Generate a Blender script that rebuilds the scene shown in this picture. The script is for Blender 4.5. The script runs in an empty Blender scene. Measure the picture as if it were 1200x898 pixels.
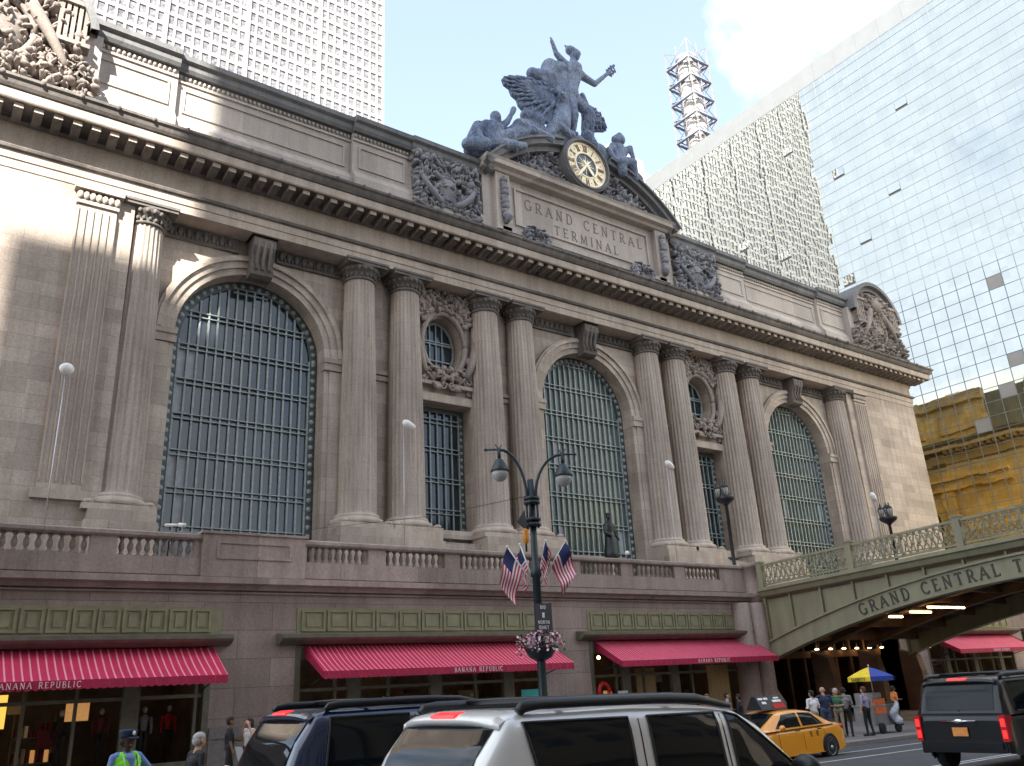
import bpy, math, random
import numpy as np
from mathutils import Vector, Matrix
from mathutils.geometry import tessellate_polygon
R = math.radians
S = bpy.context.scene
COL = S.collection

# ------------------------------------------------------------------ camera
CAM = (-46.994, -51.725, 2.5)
YAW, PITCH, ROLL, FPX = .639, .351, -.054, 974.421
fw = Vector((math.sin(YAW)*math.cos(PITCH), math.cos(YAW)*math.cos(PITCH), math.sin(PITCH)))
rt = Vector((math.cos(YAW), -math.sin(YAW), 0)); up = rt.cross(fw)
rt2 = math.cos(ROLL)*rt + math.sin(ROLL)*up
up2 = -math.sin(ROLL)*rt + math.cos(ROLL)*up
cam_d = bpy.data.cameras.new('camera'); cam = bpy.data.objects.new('camera', cam_d); COL.objects.link(cam)
M3 = Matrix((rt2, up2, -fw)).transposed()
cam.matrix_world = Matrix.Translation(CAM) @ M3.to_4x4()
cam_d.sensor_fit = 'HORIZONTAL'; cam_d.sensor_width = 36; cam_d.lens = FPX/1200*36
cam_d.clip_end = 3000; cam_d.clip_start = .1
S.camera = cam

# ------------------------------------------------------------------ light
SUN_AZ, SUN_EL = R(42), R(36)          # azimuth from straight out of the facade (-y) towards -x
SH = (-math.sin(SUN_AZ), -math.cos(SUN_AZ))
w = bpy.data.worlds.new('World'); S.world = w; w.use_nodes = True
nt = w.node_tree; nd = nt.nodes; ln = nt.links
bg = nd['Background']; bg.inputs['Strength'].default_value = .11
sky = nd.new('ShaderNodeTexSky'); sky.sky_type = 'NISHITA'; sky.sun_disc = False
sky.sun_elevation = SUN_EL; sky.sun_rotation = math.atan2(SH[0], SH[1]) % (2*math.pi)
sky.air_density = 1.0; sky.dust_density = 2.2; sky.ozone_density = 1.0
tc = nd.new('ShaderNodeTexCoord')
def vdot(d, lo, hi):
    v = nd.new('ShaderNodeVectorMath'); v.operation = 'DOT_PRODUCT'; v.inputs[1].default_value = Vector(d).normalized()
    ln.new(tc.outputs['Generated'], v.inputs[0])
    m = nd.new('ShaderNodeMapRange'); m.inputs[1].default_value = lo; m.inputs[2].default_value = hi
    ln.new(v.outputs['Value'], m.inputs[0]); return m.outputs[0]
def math_n(op, a, b, clamp=False):
    m = nd.new('ShaderNodeMath'); m.operation = op; m.use_clamp = clamp
    for i, q in enumerate((a, b)):
        if isinstance(q, (int, float)): m.inputs[i].default_value = q
        else: ln.new(q, m.inputs[i])
    return m.outputs[0]
cn = nd.new('ShaderNodeTexNoise'); cn.inputs['Scale'].default_value = 3.2; cn.inputs['Detail'].default_value = 9; cn.inputs['Roughness'].default_value = .58
ln.new(tc.outputs['Generated'], cn.inputs['Vector'])
big = vdot((.76, .26, .61), .945, .985)           # the bank of cloud over the glass tower
nw = vdot((-.60, .45, .62), .62, .92)             # and one to the north west
sw = vdot((-.2, -.9, .5), .3, .9)
mask = math_n('MAXIMUM', math_n('MAXIMUM', big, nw), math_n('MULTIPLY', sw, .6))
a = math_n('ADD', cn.outputs['Fac'], math_n('MULTIPLY', mask, .26))
ramp = nd.new('ShaderNodeMapRange'); ramp.inputs[1].default_value = .61; ramp.inputs[2].default_value = .76; ramp.inputs[3].default_value = .21; ramp.inputs[4].default_value = 1; ln.new(a, ramp.inputs[0])   # thin veil everywhere, cloud banks on top
mixc = nd.new('ShaderNodeMix'); mixc.data_type = 'RGBA'
ln.new(ramp.outputs[0], mixc.inputs['Factor']); ln.new(sky.outputs[0], mixc.inputs['A'])
mixc.inputs['B'].default_value = (4.6, 5.0, 5.5, 1)
ln.new(mixc.outputs['Result'], bg.inputs['Color'])
sl = bpy.data.lights.new('sun', 'SUN'); sl.energy = 5.0; sl.angle = R(.5); sl.color = (1, .93, .82)
so = bpy.data.objects.new('sun', sl); COL.objects.link(so)
sd = Vector((SH[0]*math.cos(SUN_EL), SH[1]*math.cos(SUN_EL), math.sin(SUN_EL)))
so.rotation_euler = sd.to_track_quat('Z', 'Y').to_euler()
S.view_settings.view_transform = 'Standard'; S.view_settings.look = 'None'
S.view_settings.exposure = 1.98; S.view_settings.gamma = 1
S.cycles.max_bounces = 8; S.cycles.diffuse_bounces = 4; S.cycles.glossy_bounces = 4
S.cycles.sample_clamp_indirect = 6; S.cycles.caustics_reflective = True; S.cycles.blur_glossy = 1.0; S.cycles.caustics_refractive = False

# ------------------------------------------------------------------ materials
def new_mat(name):
    m = bpy.data.materials.new(name); m.use_nodes = True
    return m, m.node_tree, m.node_tree.nodes['Principled BSDF']
def mat(name, col, rough=.6, metal=0, var=.12, scale=4, bump=0, spec=None, emit=None, coat=0, stretch=None):
    m, t, b = new_mat(name); N, L = t.nodes, t.links
    b.inputs['Roughness'].default_value = rough; b.inputs['Metallic'].default_value = metal
    if spec is not None: b.inputs['Specular IOR Level'].default_value = spec
    if coat: b.inputs['Coat Weight'].default_value = coat; b.inputs['Coat Roughness'].default_value = .04
    co = N.new('ShaderNodeTexCoord'); no = N.new('ShaderNodeTexNoise')
    no.inputs['Scale'].default_value = scale; no.inputs['Detail'].default_value = 6
    if stretch:
        mp = N.new('ShaderNodeMapping'); mp.inputs['Scale'].default_value = stretch
        L.new(co.outputs['Object'], mp.inputs[0]); L.new(mp.outputs[0], no.inputs['Vector'])
    else: L.new(co.outputs['Object'], no.inputs['Vector'])
    r = N.new('ShaderNodeMapRange'); r.inputs[3].default_value = 1-var; r.inputs[4].default_value = 1+var
    r.inputs[1].default_value = .3; r.inputs[2].default_value = .7; L.new(no.outputs['Fac'], r.inputs[0])
    mx = N.new('ShaderNodeMix'); mx.data_type = 'RGBA'; mx.blend_type = 'MULTIPLY'; mx.inputs['Factor'].default_value = 1
    mx.inputs['A'].default_value = (*col, 1); L.new(r.outputs[0], mx.inputs['B']); L.new(mx.outputs['Result'], b.inputs['Base Color'])
    if bump:
        bp = N.new('ShaderNodeBump'); bp.inputs['Strength'].default_value = bump; bp.inputs['Distance'].default_value = .05
        L.new(no.outputs['Fac'], bp.inputs['Height']); L.new(bp.outputs[0], b.inputs['Normal'])
    if emit: b.inputs['Emission Color'].default_value = (*emit[:3], 1); b.inputs['Emission Strength'].default_value = emit[3]
    return m
def stone(name, col, dark, bw=2.4, bh=.82, joint=.55, streak=.5, soot=.5, rough=.85, chisel=0, blockvar=.16):
    """coursed stone: block-to-block tint, joints, large stains and rain streaks"""
    m, t, b = new_mat(name); N, L = t.nodes, t.links
    b.inputs['Roughness'].default_value = rough; b.inputs['Specular IOR Level'].default_value = .25
    co = N.new('ShaderNodeTexCoord'); sp = N.new('ShaderNodeSeparateXYZ'); L.new(co.outputs['Object'], sp.inputs[0])
    ad = N.new('ShaderNodeMath'); ad.operation = 'ADD'; L.new(sp.outputs['X'], ad.inputs[0]); L.new(sp.outputs['Y'], ad.inputs[1])
    cb = N.new('ShaderNodeCombineXYZ'); L.new(ad.outputs[0], cb.inputs['X']); L.new(sp.outputs['Z'], cb.inputs['Y'])
    br = N.new('ShaderNodeTexBrick'); L.new(cb.outputs[0], br.inputs['Vector']); br.inputs['Scale'].default_value = 1
    br.inputs['Brick Width'].default_value = bw; br.inputs['Row Height'].default_value = bh
    br.inputs['Mortar Size'].default_value = .012; br.inputs['Mortar Smooth'].default_value = .3; br.inputs['Bias'].default_value = 0
    br.inputs['Color1'].default_value = (1-blockvar, 1-blockvar, 1-blockvar, 1); br.inputs['Color2'].default_value = (1+blockvar, 1+blockvar*.95, 1+blockvar*.9, 1)
    br.inputs['Mortar'].default_value = (joint, joint, joint, 1)
    def noise(sc, st, det=7, lo=.35, hi=.68, a=0., z=1.):
        mp = N.new('ShaderNodeMapping'); mp.inputs['Scale'].default_value = st; L.new(co.outputs['Object'], mp.inputs[0])
        n = N.new('ShaderNodeTexNoise'); n.inputs['Scale'].default_value = sc; n.inputs['Detail'].default_value = det; n.inputs['Roughness'].default_value = .62
        L.new(mp.outputs[0], n.inputs['Vector'])
        r = N.new('ShaderNodeMapRange'); r.inputs[1].default_value = lo; r.inputs[2].default_value = hi; r.inputs[3].default_value = a; r.inputs[4].default_value = z
        L.new(n.outputs['Fac'], r.inputs[0]); return r.outputs[0], n
    st, _ = noise(1.1, (1.6, 1.6, .12)); bl, _ = noise(.22, (1, 1, 1)); gr, gn = noise(9, (1, 1, 1), a=.86, z=1.12)
    mm = N.new('ShaderNodeMath'); mm.operation = 'MULTIPLY'; L.new(st, mm.inputs[0]); mm.inputs[1].default_value = streak
    m2 = N.new('ShaderNodeMath'); m2.operation = 'MULTIPLY_ADD'; L.new(bl, m2.inputs[0]); m2.inputs[1].default_value = soot; L.new(mm.outputs[0], m2.inputs[2]); m2.use_clamp = True
    c1 = N.new('ShaderNodeMix'); c1.data_type = 'RGBA'; c1.inputs['A'].default_value = (*col, 1); c1.inputs['B'].default_value = (*dark, 1); L.new(m2.outputs[0], c1.inputs['Factor'])
    c2 = N.new('ShaderNodeMix'); c2.data_type = 'RGBA'; c2.blend_type = 'MULTIPLY'; c2.inputs['Factor'].default_value = 1; L.new(c1.outputs['Result'], c2.inputs['A']); L.new(br.outputs['Color'], c2.inputs['B'])
    c3 = N.new('ShaderNodeMix'); c3.data_type = 'RGBA'; c3.blend_type = 'MULTIPLY'; c3.inputs['Factor'].default_value = 1; L.new(c2.outputs['Result'], c3.inputs['A']); L.new(gr, c3.inputs['B'])
    L.new(c3.outputs['Result'], b.inputs['Base Color'])
    bp = N.new('ShaderNodeBump'); bp.inputs['Strength'].default_value = .35; bp.inputs['Distance'].default_value = .03; L.new(gn.outputs['Fac'], bp.inputs['Height'])
    if chisel:                                            # carved folds and tool work
        mp = N.new('ShaderNodeMapping'); mp.inputs['Scale'].default_value = (1.6, 1.6, .7); L.new(co.outputs['Object'], mp.inputs[0])
        wn = N.new('ShaderNodeTexNoise'); wn.inputs['Scale'].default_value = 1.5; wn.inputs['Detail'].default_value = 4; wn.inputs['Distortion'].default_value = 1.2; L.new(mp.outputs[0], wn.inputs['Vector'])
        b2 = N.new('ShaderNodeBump'); b2.inputs['Strength'].default_value = 1; b2.inputs['Distance'].default_value = chisel; L.new(wn.outputs['Fac'], b2.inputs['Height']); L.new(bp.outputs[0], b2.inputs['Normal']); L.new(b2.outputs[0], b.inputs['Normal'])
    else: L.new(bp.outputs[0], b.inputs['Normal'])
    return m
LIME = (.46, .402, .352); LIMED = (.24, .202, .175)
M = {}
M['lime'] = stone('limestone', LIME, LIMED, 2.6, .86, .58, .5, .5)
M['limeplain'] = stone('limestone plain', LIME, LIMED, 60, 50, 1, .45, .45, blockvar=0)
M['limedark'] = stone('sooty limestone with painted shade', (.19, .172, .162), (.07, .066, .064), 3.2, 40, .6, .5, .5)  # soot on the cornice; also painted shade under the modillions
M['attic'] = stone('attic limestone', (.47, .425, .39), (.29, .265, .25), 3.4, 40, .7, .4, .5)
M['coping'] = stone('weathered coping stone', (.20, .205, .21), (.10, .105, .115), 3.1, 40, .7, .45, .5)
M['statue'] = stone('weathered carved stone with flare cast', (.27, .32, .42), (.11, .15, .24), 60, 50, 1, .35, .8, chisel=.5, blockvar=0)  # blue cast of lens flare put into the stone colour
M['carved'] = stone('carved limestone', (.36, .31, .28), (.13, .115, .11), 60, 50, 1, .35, .7, blockvar=0)
M['carvedblue'] = stone('carved grey stone', (.31, .315, .34), (.10, .105, .125), 60, 50, 1, .35, .7, blockvar=0)
M['column'] = stone('column limestone', (.435, .382, .338), (.205, .176, .155), 60, 1.9, .72, .6, .3, blockvar=.05)
M['granite'] = stone('pink granite', (.40, .318, .282), (.20, .155, .135), 2.55, 1.0, .5, .35, .6, blockvar=.12)
M['granitetrim'] = stone('pink granite trim', (.425, .34, .305), (.20, .158, .14), 3.6, 40, .6, .5, .5)
M['dadostone'] = stone('pale plinth stone', (.30, .27, .25), (.17, .155, .15), 2.2, 40, .6, .4, .5)
M['goldlitstone'] = stone('flank limestone with golden light', (.52, .40, .22), (.26, .18, .10), 2.2, .9, .6, .3, .5)  # bounced golden sunlight put into the stone colour
M['blind'] = mat('pale drawn blind', (.30, .31, .34), .8, 0, .15, 2)
M['bars'] = mat('verdigris bronze', (.225, .275, .28), .5, 0, .25, 6)
M['barsdark'] = mat('dark bronze border', (.05, .065, .07), .5, 0, .3, 6)
M['glass'] = mat('dark old window glass', (.018, .026, .032), .07, 0, .5, .35, 0, .6)
M['glassgreen'] = mat('greenish window glass', (.085, .115, .105), .12, 0, .3, .3, 0, .5)
M['panelgreen'] = mat('olive bronze panel', (.25, .23, .14), .55, .1, .16, 3)
M['ledge'] = mat('dull bronze ledge', (.125, .118, .085), .55, .1, .2, 3)
M['bridge'] = mat('olive green painted steel', (.24, .228, .145), .5, 0, .14, 2.2, stretch=(1, 1, .25))
M['bridgedark'] = mat('dark painted steel', (.10, .098, .075), .55, 0, .2, 3)
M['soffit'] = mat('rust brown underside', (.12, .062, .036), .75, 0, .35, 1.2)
M['lettering'] = mat('dark raised letters', (.05, .048, .036), .6)
M['inscription'] = mat('incised letters', (.15, .125, .11), .8)
M['asphalt'] = mat('asphalt', (.058, .060, .066), .82, 0, .25, 3, .25)
M['paint'] = mat('road paint', (.62, .62, .60), .7, 0, .25, 6)
M['pave'] = stone('concrete pavement', (.24, .225, .215), (.16, .15, .145), 1.5, 1.5, .6, .3, .6)
M['black'] = mat('black painted iron', (.018, .022, .026), .4, .2, .2, 5)
M['postgreen'] = mat('dark green lamp post paint', (.022, .036, .042), .38, .2, .2, 5)
M['lampglass'] = mat('frosted lamp glass', (.42, .42, .40), .25, 0, .1, 3)
M['white'] = mat('white painted metal', (.75, .75, .73), .4, 0, .05)
M['bronze'] = mat('dark bronze statue', (.022, .028, .03), .45, .5, .3, 3)
M['dark'] = mat('dark interior', (.022, .02, .018), .8)
M['shopwall'] = mat('shop interior', (.10, .075, .05), .7, 0, .4, 1.5)
M['tower'] = mat('white cladding', (.26, .253, .247), .6, 0, .06, 1)
M['towerwin'] = mat('tower window glass', (.15, .15, .165), .25, 0, .6, 1.7, 0, .5)
M['towerdark'] = mat('dark grey cladding', (.10, .105, .115), .5, 0, .2, .3)
M['cream'] = mat('cream masonry', (.42, .37, .30), .8, 0, .1, .3)
M['redsteel'] = mat('pinkish scaffold steel', (.20, .185, .19), .6, 0, .2, .5)
M['bluesteel'] = mat('grey blue platform steel', (.16, .18, .23), .6, 0, .2, .5)
M['whitestack'] = mat('white stack cladding', (.34, .325, .32), .7, 0, .08, .4)
M['timber'] = mat('ochre timber', (.30, .20, .085), .6, 0, .25, 2, stretch=(6, 6, .6))
M['tan'] = mat('tan brick', (.46, .36, .24), .85, 0, .1, .2)
M['rubber'] = mat('tyre rubber', (.012, .012, .013), .75)
M['alloy'] = mat('alloy rim', (.55, .56, .58), .3, .8, .1)
M['carglass'] = mat('tinted car glass', (.006, .009, .011), .03, 0, .1, 2, 0, .28)
M['chrome'] = mat('bright chrome', (.75, .75, .76), .15, 1, .03)
M['plastic'] = mat('black trim plastic', (.012, .013, .015), .4, 0, .15, 8)
M['redlens'] = mat('red lamp lens', (.45, .01, .015), .2, 0, .05)
M['litred'] = mat('lit red brake lamp', (.6, .01, .01), .25, 0, 0, 3, emit=(1, .02, .02, .55))
M['silverpaint'] = mat('silver car paint', (.74, .73, .70), .3, .2, .02, 3, coat=1)
M['bluepaint'] = mat('dark blue car paint', (.007, .020, .058), .25, .2, .05, 3, coat=1)
M['blackpaint'] = mat('black car paint', (.005, .006, .008), .3, 0, .05, 3, spec=.3, coat=.35)
M['taxipaint'] = mat('taxi yellow paint', (.86, .34, .012), .3, 0, .03, 3, coat=1)
M['platey'] = mat('orange number plate', (.70, .27, .06), .5, 0, .2, 30)
for k, c in dict(p_white=(.72, .71, .70), p_black=(.012, .012, .014), p_navy=(.018, .028, .07), p_grey=(.20, .19, .20), p_maroon=(.13, .018, .03), p_red=(.5, .02, .02), p_denim=(.05, .07, .13), p_khaki=(.30, .25, .18), p_blue=(.16, .25, .50), p_lav=(.30, .27, .36), p_hiviz=(.22, .85, .03), p_hair=(.02, .014, .01), p_hairgrey=(.4, .38, .36), p_hairbrown=(.10, .05, .025), p_skin=(.50, .29, .20), p_skinbrown=(.22, .11, .065), p_skindark=(.07, .035, .022), p_shoe=(.02, .018, .016), p_green=(.05, .14, .07), p_orange=(.6, .2, .05), p_eye=(.01, .008, .008), p_lip=(.33, .12, .09), p_silver=(.7, .72, .68)).items():
    M[k] = mat(k[2:] + ' cloth' if k[2:6] not in ('skin', 'hair') else k[2:], c, .8, 0, .1, 12)
M['cartgrey'] = mat('brushed steel', (.45, .45, .46), .35, .8, .15, 4)
M['cartorange'] = mat('orange food picture', (.70, .16, .05), .5, 0, .5, 14)
M['umby'] = mat('yellow umbrella cloth', (.82, .60, .02), .6, 0, .08, 4)
M['umbb'] = mat('blue umbrella cloth', (.02, .05, .32), .6, 0, .1, 4)
M['bag'] = mat('pale plastic bag', (.55, .60, .68), .35, 0, .15, 9)
M['canvas_light'] = mat('pale stripe canvas', (.78, .28, .33), .8, 0, .06, 6)
M['canvas_red'] = mat('red awning canvas', (.52, .018, .075), .8, 0, .10, 2)
M['canvas_dark'] = mat('red awning valance', (.34, .010, .05), .8, 0, .12, 3)
M['lampwarm'] = mat('warm lamp', (.9, .7, .4), .5, emit=(1, .64, .28, 3.5))
M['tube'] = mat('fluorescent tube', (.9, .8, .5), .5, emit=(1, .66, .30, 7))
M['showcase'] = mat('lit shop display', (.34, .18, .07), .6, 0, .5, 3, emit=(1, .50, .16, .10))
M['poster'] = mat('lit yellow poster', (.5, .28, .04), .6, 0, .1, 3, emit=(1, .60, .10, .28))
M['red'] = mat('red lacquer', (.55, .012, .02), .4)
M['teal'] = mat('teal panel', (.05, .45, .45), .5)
M['flagred'] = mat('flag red cloth', (.48, .03, .07), .8); M['flagwhite'] = mat('flag white cloth', (.72, .68, .70), .8); M['flagblue'] = mat('flag blue cloth', (.022, .03, .11), .8)
M['leaf'] = mat('basket foliage', (.035, .05, .025), .7, 0, .4, 9); M['petal'] = mat('pink petals', (.68, .36, .44), .7, 0, .3, 9); M['petalw'] = mat('white petals', (.78, .70, .72), .7, 0, .1, 9)
M['amber'] = mat('amber tag', (.65, .25, .02), .5)
M['signnavy'] = mat('navy sign enamel', (.012, .016, .04), .35); M['signwhite'] = mat('white sign letters', (.8, .8, .8), .5)
M['pinktext'] = mat('pale pink letters', (.80, .50, .54), .7)
M['gold'] = mat('gilt clock ring', (.82, .73, .50), .45, .1, .12, 2)
M['goldbright'] = mat('bright gilt', (.88, .80, .60), .4, .1, .08, 2)
M['numeral'] = mat('bronze numerals', (.22, .12, .05), .6)
M['clockblue'] = mat('dark clock centre', (.055, .065, .085), .3, 0, .3, 1.5)
def glass_curtain():
    """mirror cladding; every storey-high light is set a little out of true"""
    m, t, b = new_mat('mirror curtain wall glass'); N, L = t.nodes, t.links
    b.inputs['Metallic'].default_value = 1; b.inputs['Roughness'].default_value = .02
    co = N.new('ShaderNodeTexCoord'); sp = N.new('ShaderNodeSeparateXYZ'); L.new(co.outputs['Object'], sp.inputs[0])
    def cell(o, size):
        d = N.new('ShaderNodeMath'); d.operation = 'DIVIDE'; L.new(o, d.inputs[0]); d.inputs[1].default_value = size
        f = N.new('ShaderNodeMath'); f.operation = 'FLOOR'; L.new(d.outputs[0], f.inputs[0]); return f.outputs[0]
    cb = N.new('ShaderNodeCombineXYZ'); L.new(cell(sp.outputs['Y'], 2.15), cb.inputs['X']); L.new(cell(sp.outputs['Z'], 1.98), cb.inputs['Y'])
    wn = N.new('ShaderNodeTexWhiteNoise'); wn.noise_dimensions = '2D'; L.new(cb.outputs[0], wn.inputs['Vector'])
    v = N.new('ShaderNodeMapRange'); L.new(wn.outputs['Value'], v.inputs[0]); v.inputs[3].default_value = .90; v.inputs[4].default_value = 1.0
    # golden reflection painted into the glass tint low down, plain silver above
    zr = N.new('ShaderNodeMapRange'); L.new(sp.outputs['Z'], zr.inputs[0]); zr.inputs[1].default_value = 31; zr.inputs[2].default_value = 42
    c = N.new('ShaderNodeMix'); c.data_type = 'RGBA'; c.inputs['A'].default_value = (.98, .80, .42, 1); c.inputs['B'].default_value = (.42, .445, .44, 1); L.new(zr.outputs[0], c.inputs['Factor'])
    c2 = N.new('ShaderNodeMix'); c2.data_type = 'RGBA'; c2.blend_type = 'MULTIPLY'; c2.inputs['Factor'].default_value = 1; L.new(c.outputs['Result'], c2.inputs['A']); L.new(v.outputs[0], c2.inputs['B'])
    L.new(c2.outputs['Result'], b.inputs['Base Color'])
    no = N.new('ShaderNodeTexNoise'); no.inputs['Scale'].default_value = .24; no.inputs['Detail'].default_value = 0; L.new(co.outputs['Object'], no.inputs['Vector'])
    bp = N.new('ShaderNodeBump'); bp.inputs['Strength'].default_value = .012; bp.inputs['Distance'].default_value = .5
    ge = N.new('ShaderNodeNewGeometry'); sb = N.new('ShaderNodeVectorMath'); sb.operation = 'MULTIPLY_ADD'; L.new(wn.outputs['Color'], sb.inputs[0]); sb.inputs[1].default_value = (.007, .007, .007); sb.inputs[2].default_value = (-.0035, -.0035, -.0035)
    an_ = N.new('ShaderNodeVectorMath'); an_.operation = 'ADD'; L.new(ge.outputs['Normal'], an_.inputs[0]); L.new(sb.outputs[0], an_.inputs[1]); nz_ = N.new('ShaderNodeVectorMath'); nz_.operation = 'NORMALIZE'; L.new(an_.outputs[0], nz_.inputs[0]); L.new(nz_.outputs[0], bp.inputs['Normal']); L.new(no.outputs['Fac'], bp.inputs['Height']); L.new(bp.outputs[0], b.inputs['Normal'])
    return m
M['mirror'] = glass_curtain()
M['mullion'] = mat('curtain wall mullion', (.15, .18, .19), .4, .3, .1)
M['paleblind'] = mat('pane with pale blind', (.27, .26, .24), .3, 0, .1, .5)
M['hyband'] = mat('pale metal parapet', (.20, .215, .225), .45, .2, .05, .5)

# ------------------------------------------------------------------ mesh builder
LOC = {}
class MB:
    def __init__(s): s.v = []; s.f = []; s.m = []; s.s = []
    def add(s, vs, fs, mi=0, sm=False):
        o = len(s.v); s.v += [tuple(p) for p in vs]
        for f in fs: s.f.append(tuple(o+i for i in f)); s.m.append(mi); s.s.append(sm)
        return s
    def box(s, x0, x1, y0, y1, z0, z1, mi=0):
        v = [(x, y, z) for z in (z0, z1) for y in (y0, y1) for x in (x0, x1)]
        return s.add(v, [(0, 2, 3, 1), (4, 5, 7, 6), (0, 1, 5, 4), (2, 6, 7, 3), (0, 4, 6, 2), (1, 3, 7, 5)], mi)
    def prof(s, prof, x0, x1, axis='x', mi=0, sm=False):
        """closed profile [(y,z)] swept along x (or [(x,z)] along y)"""
        n = len(prof); mk = (lambda t, p: (t, p[0], p[1])) if axis == 'x' else (lambda t, p: (p[0], t, p[1]))
        v = [mk(x0, p) for p in prof] + [mk(x1, p) for p in prof]
        f = [(i, (i+1) % n, n+(i+1) % n, n+i) for i in range(n)] + [tuple(range(n-1, -1, -1)), tuple(range(n, 2*n))]
        return s.add(v, f, mi, sm)
    def plate(s, outer, holes, y, back=None, mi=0, axis='y'):
        """flat sheet with holes in the xz plane at y (thick down to `back` along the outlines)"""
        loops = [outer] + holes
        mk = (lambda p, q: (p[0], q, p[1])) if axis == 'y' else (lambda p, q: (q, p[0], p[1]))
        pts = [p for l in loops for p in l]
        tr = tessellate_polygon([[Vector((p[0], p[1], 0)) for p in l] for l in loops])
        s.add([mk(p, y) for p in pts], tr, mi)
        if back is not None:
            s.add([mk(p, back) for p in pts], tr, mi)
            for l in loops:
                n = len(l); s.add([mk(p, y) for p in l]+[mk(p, back) for p in l], [(i, (i+1) % n, n+(i+1) % n, n+i) for i in range(n)], mi)
        return s
    def lathe(s, prof, c=(0, 0, 0), n=16, mi=0, sm=True, axis='z', caps=True):
        v = []; k = len(prof)
        for r, z in prof:
            for i in range(n):
                a = 2*math.pi*i/n; p = (r*math.cos(a), r*math.sin(a), z)
                if axis == 'y': p = (p[0], p[2], p[1])
                if axis == 'x': p = (p[2], p[0], p[1])
                v.append((c[0]+p[0], c[1]+p[1], c[2]+p[2]))
        f = [(j*n+i, j*n+(i+1) % n, (j+1)*n+(i+1) % n, (j+1)*n+i) for j in range(k-1) for i in range(n)]
        if caps: f += [tuple(range(n-1, -1, -1)), tuple(range((k-1)*n, k*n))]
        return s.add(v, f, mi, sm)
    def tube(s, pts, r, n=8, mi=0, sm=True, flat=1.0):
        pts = [Vector(p) for p in pts]; rs = r if isinstance(r, (list, tuple)) else [r]*len(pts)
        v = []; pn = None
        for i, p in enumerate(pts):
            d = (pts[min(i+1, len(pts)-1)]-pts[max(i-1, 0)]).normalized()
            if pn is None: pn = d.orthogonal().normalized()
            pn = (pn-d*pn.dot(d)).normalized(); q = d.cross(pn)
            for k in range(n):
                a = 2*math.pi*k/n; v.append(p+rs[i]*(math.cos(a)*pn+flat*math.sin(a)*q))
        m = len(pts)
        f = [(j*n+k, j*n+(k+1) % n, (j+1)*n+(k+1) % n, (j+1)*n+k) for j in range(m-1) for k in range(n)]
        return s.add(v, f+[tuple(range(n-1, -1, -1)), tuple(range((m-1)*n, m*n))], mi, sm)
    def ball(s, c, r, mi=0, n=8, k=6, rot=None):
        r = (r, r, r) if isinstance(r, (int, float)) else r; v = []; c = Vector(c)
        for j in range(1, k):
            t = math.pi*j/k
            for i in range(n):
                a = 2*math.pi*i/n; p = Vector((r[0]*math.sin(t)*math.cos(a), r[1]*math.sin(t)*math.sin(a), r[2]*math.cos(t)))
                v.append(c+(rot @ p if rot else p))
        tp = Vector((0, 0, r[2])); v += [c+(rot @ tp if rot else tp), c-(rot @ tp if rot else tp)]; T = len(v)-2
        f = [(j*n+i, (j+1)*n+i, (j+1)*n+(i+1) % n, j*n+(i+1) % n) for j in range(k-2) for i in range(n)]
        f += [(T, i, (i+1) % n) for i in range(n)] + [(T+1, (k-2)*n+(i+1) % n, (k-2)*n+i) for i in range(n)]
        return s.add(v, f, mi, True)
    def quad(s, a, b, c, d, mi=0): return s.add([a, b, c, d], [(0, 1, 2, 3)], mi)
    def build(s, name, mats, parent=None, link=True):
        me = bpy.data.meshes.new(name); off = LOC.get(parent, (0, 0, 0)) if parent else (0, 0, 0)
        me.from_pydata([(p[0]-off[0], p[1]-off[1], p[2]-off[2]) for p in s.v], [], s.f)
        for q in (mats if isinstance(mats, (list, tuple)) else [mats]): me.materials.append(M[q] if isinstance(q, str) else q)
        me.polygons.foreach_set('material_index', s.m); me.polygons.foreach_set('use_smooth', s.s); me.update()
        o = bpy.data.objects.new(name, me); COL.objects.link(o)
        if parent: o.parent = parent; LOC[o] = tuple(off)
        else: LOC[o] = (0, 0, 0)
        return o
def tag(o, label=None, cat=None, group=None, kind=None):
    for k, q in dict(label=label, category=cat, group=group, kind=kind).items():
        if q: o[k] = q
    return o
def thing(name, label, cat, loc=(0, 0, 0), group=None):
    o = bpy.data.objects.new(name, None); COL.objects.link(o); o.location = loc; o.empty_display_size = .2
    LOC[o] = tuple(loc); return tag(o, label, cat, group)
def copy_part(o, parent, d=(0, 0, 0)):
    """a part and its sub-parts again, shifted by d"""
    c = o.copy(); COL.objects.link(c); c.parent = parent; c.location = Vector(o.location)+Vector(d); LOC[c] = LOC[parent]
    for k in list(o.children):
        g = k.copy(); COL.objects.link(g); g.parent = c
    return c
def copy_thing(root, loc, label, rz=None):
    r = root.copy(); COL.objects.link(r); r.location = loc; r['label'] = label
    if rz is not None: r.rotation_euler = (0, 0, rz)
    for k in list(root.children):
        c = k.copy(); COL.objects.link(c); c.parent = r
        for q in list(k.children):
            g = q.copy(); COL.objects.link(g); g.parent = c
    return r
def lerp(x, pts):
    if x <= pts[0][0]: return pts[0][1]
    for (a, p), (b, q) in zip(pts, pts[1:]):
        if x <= b: return p+(q-p)*(x-a)/(b-a)
    return pts[-1][1]
def arc(cx, cz, r, a0, a1, n, rz=None): return [(cx+r*math.cos(R(a0+(a1-a0)*i/n)), cz+(rz or r)*math.sin(R(a0+(a1-a0)*i/n))) for i in range(n+1)]

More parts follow.
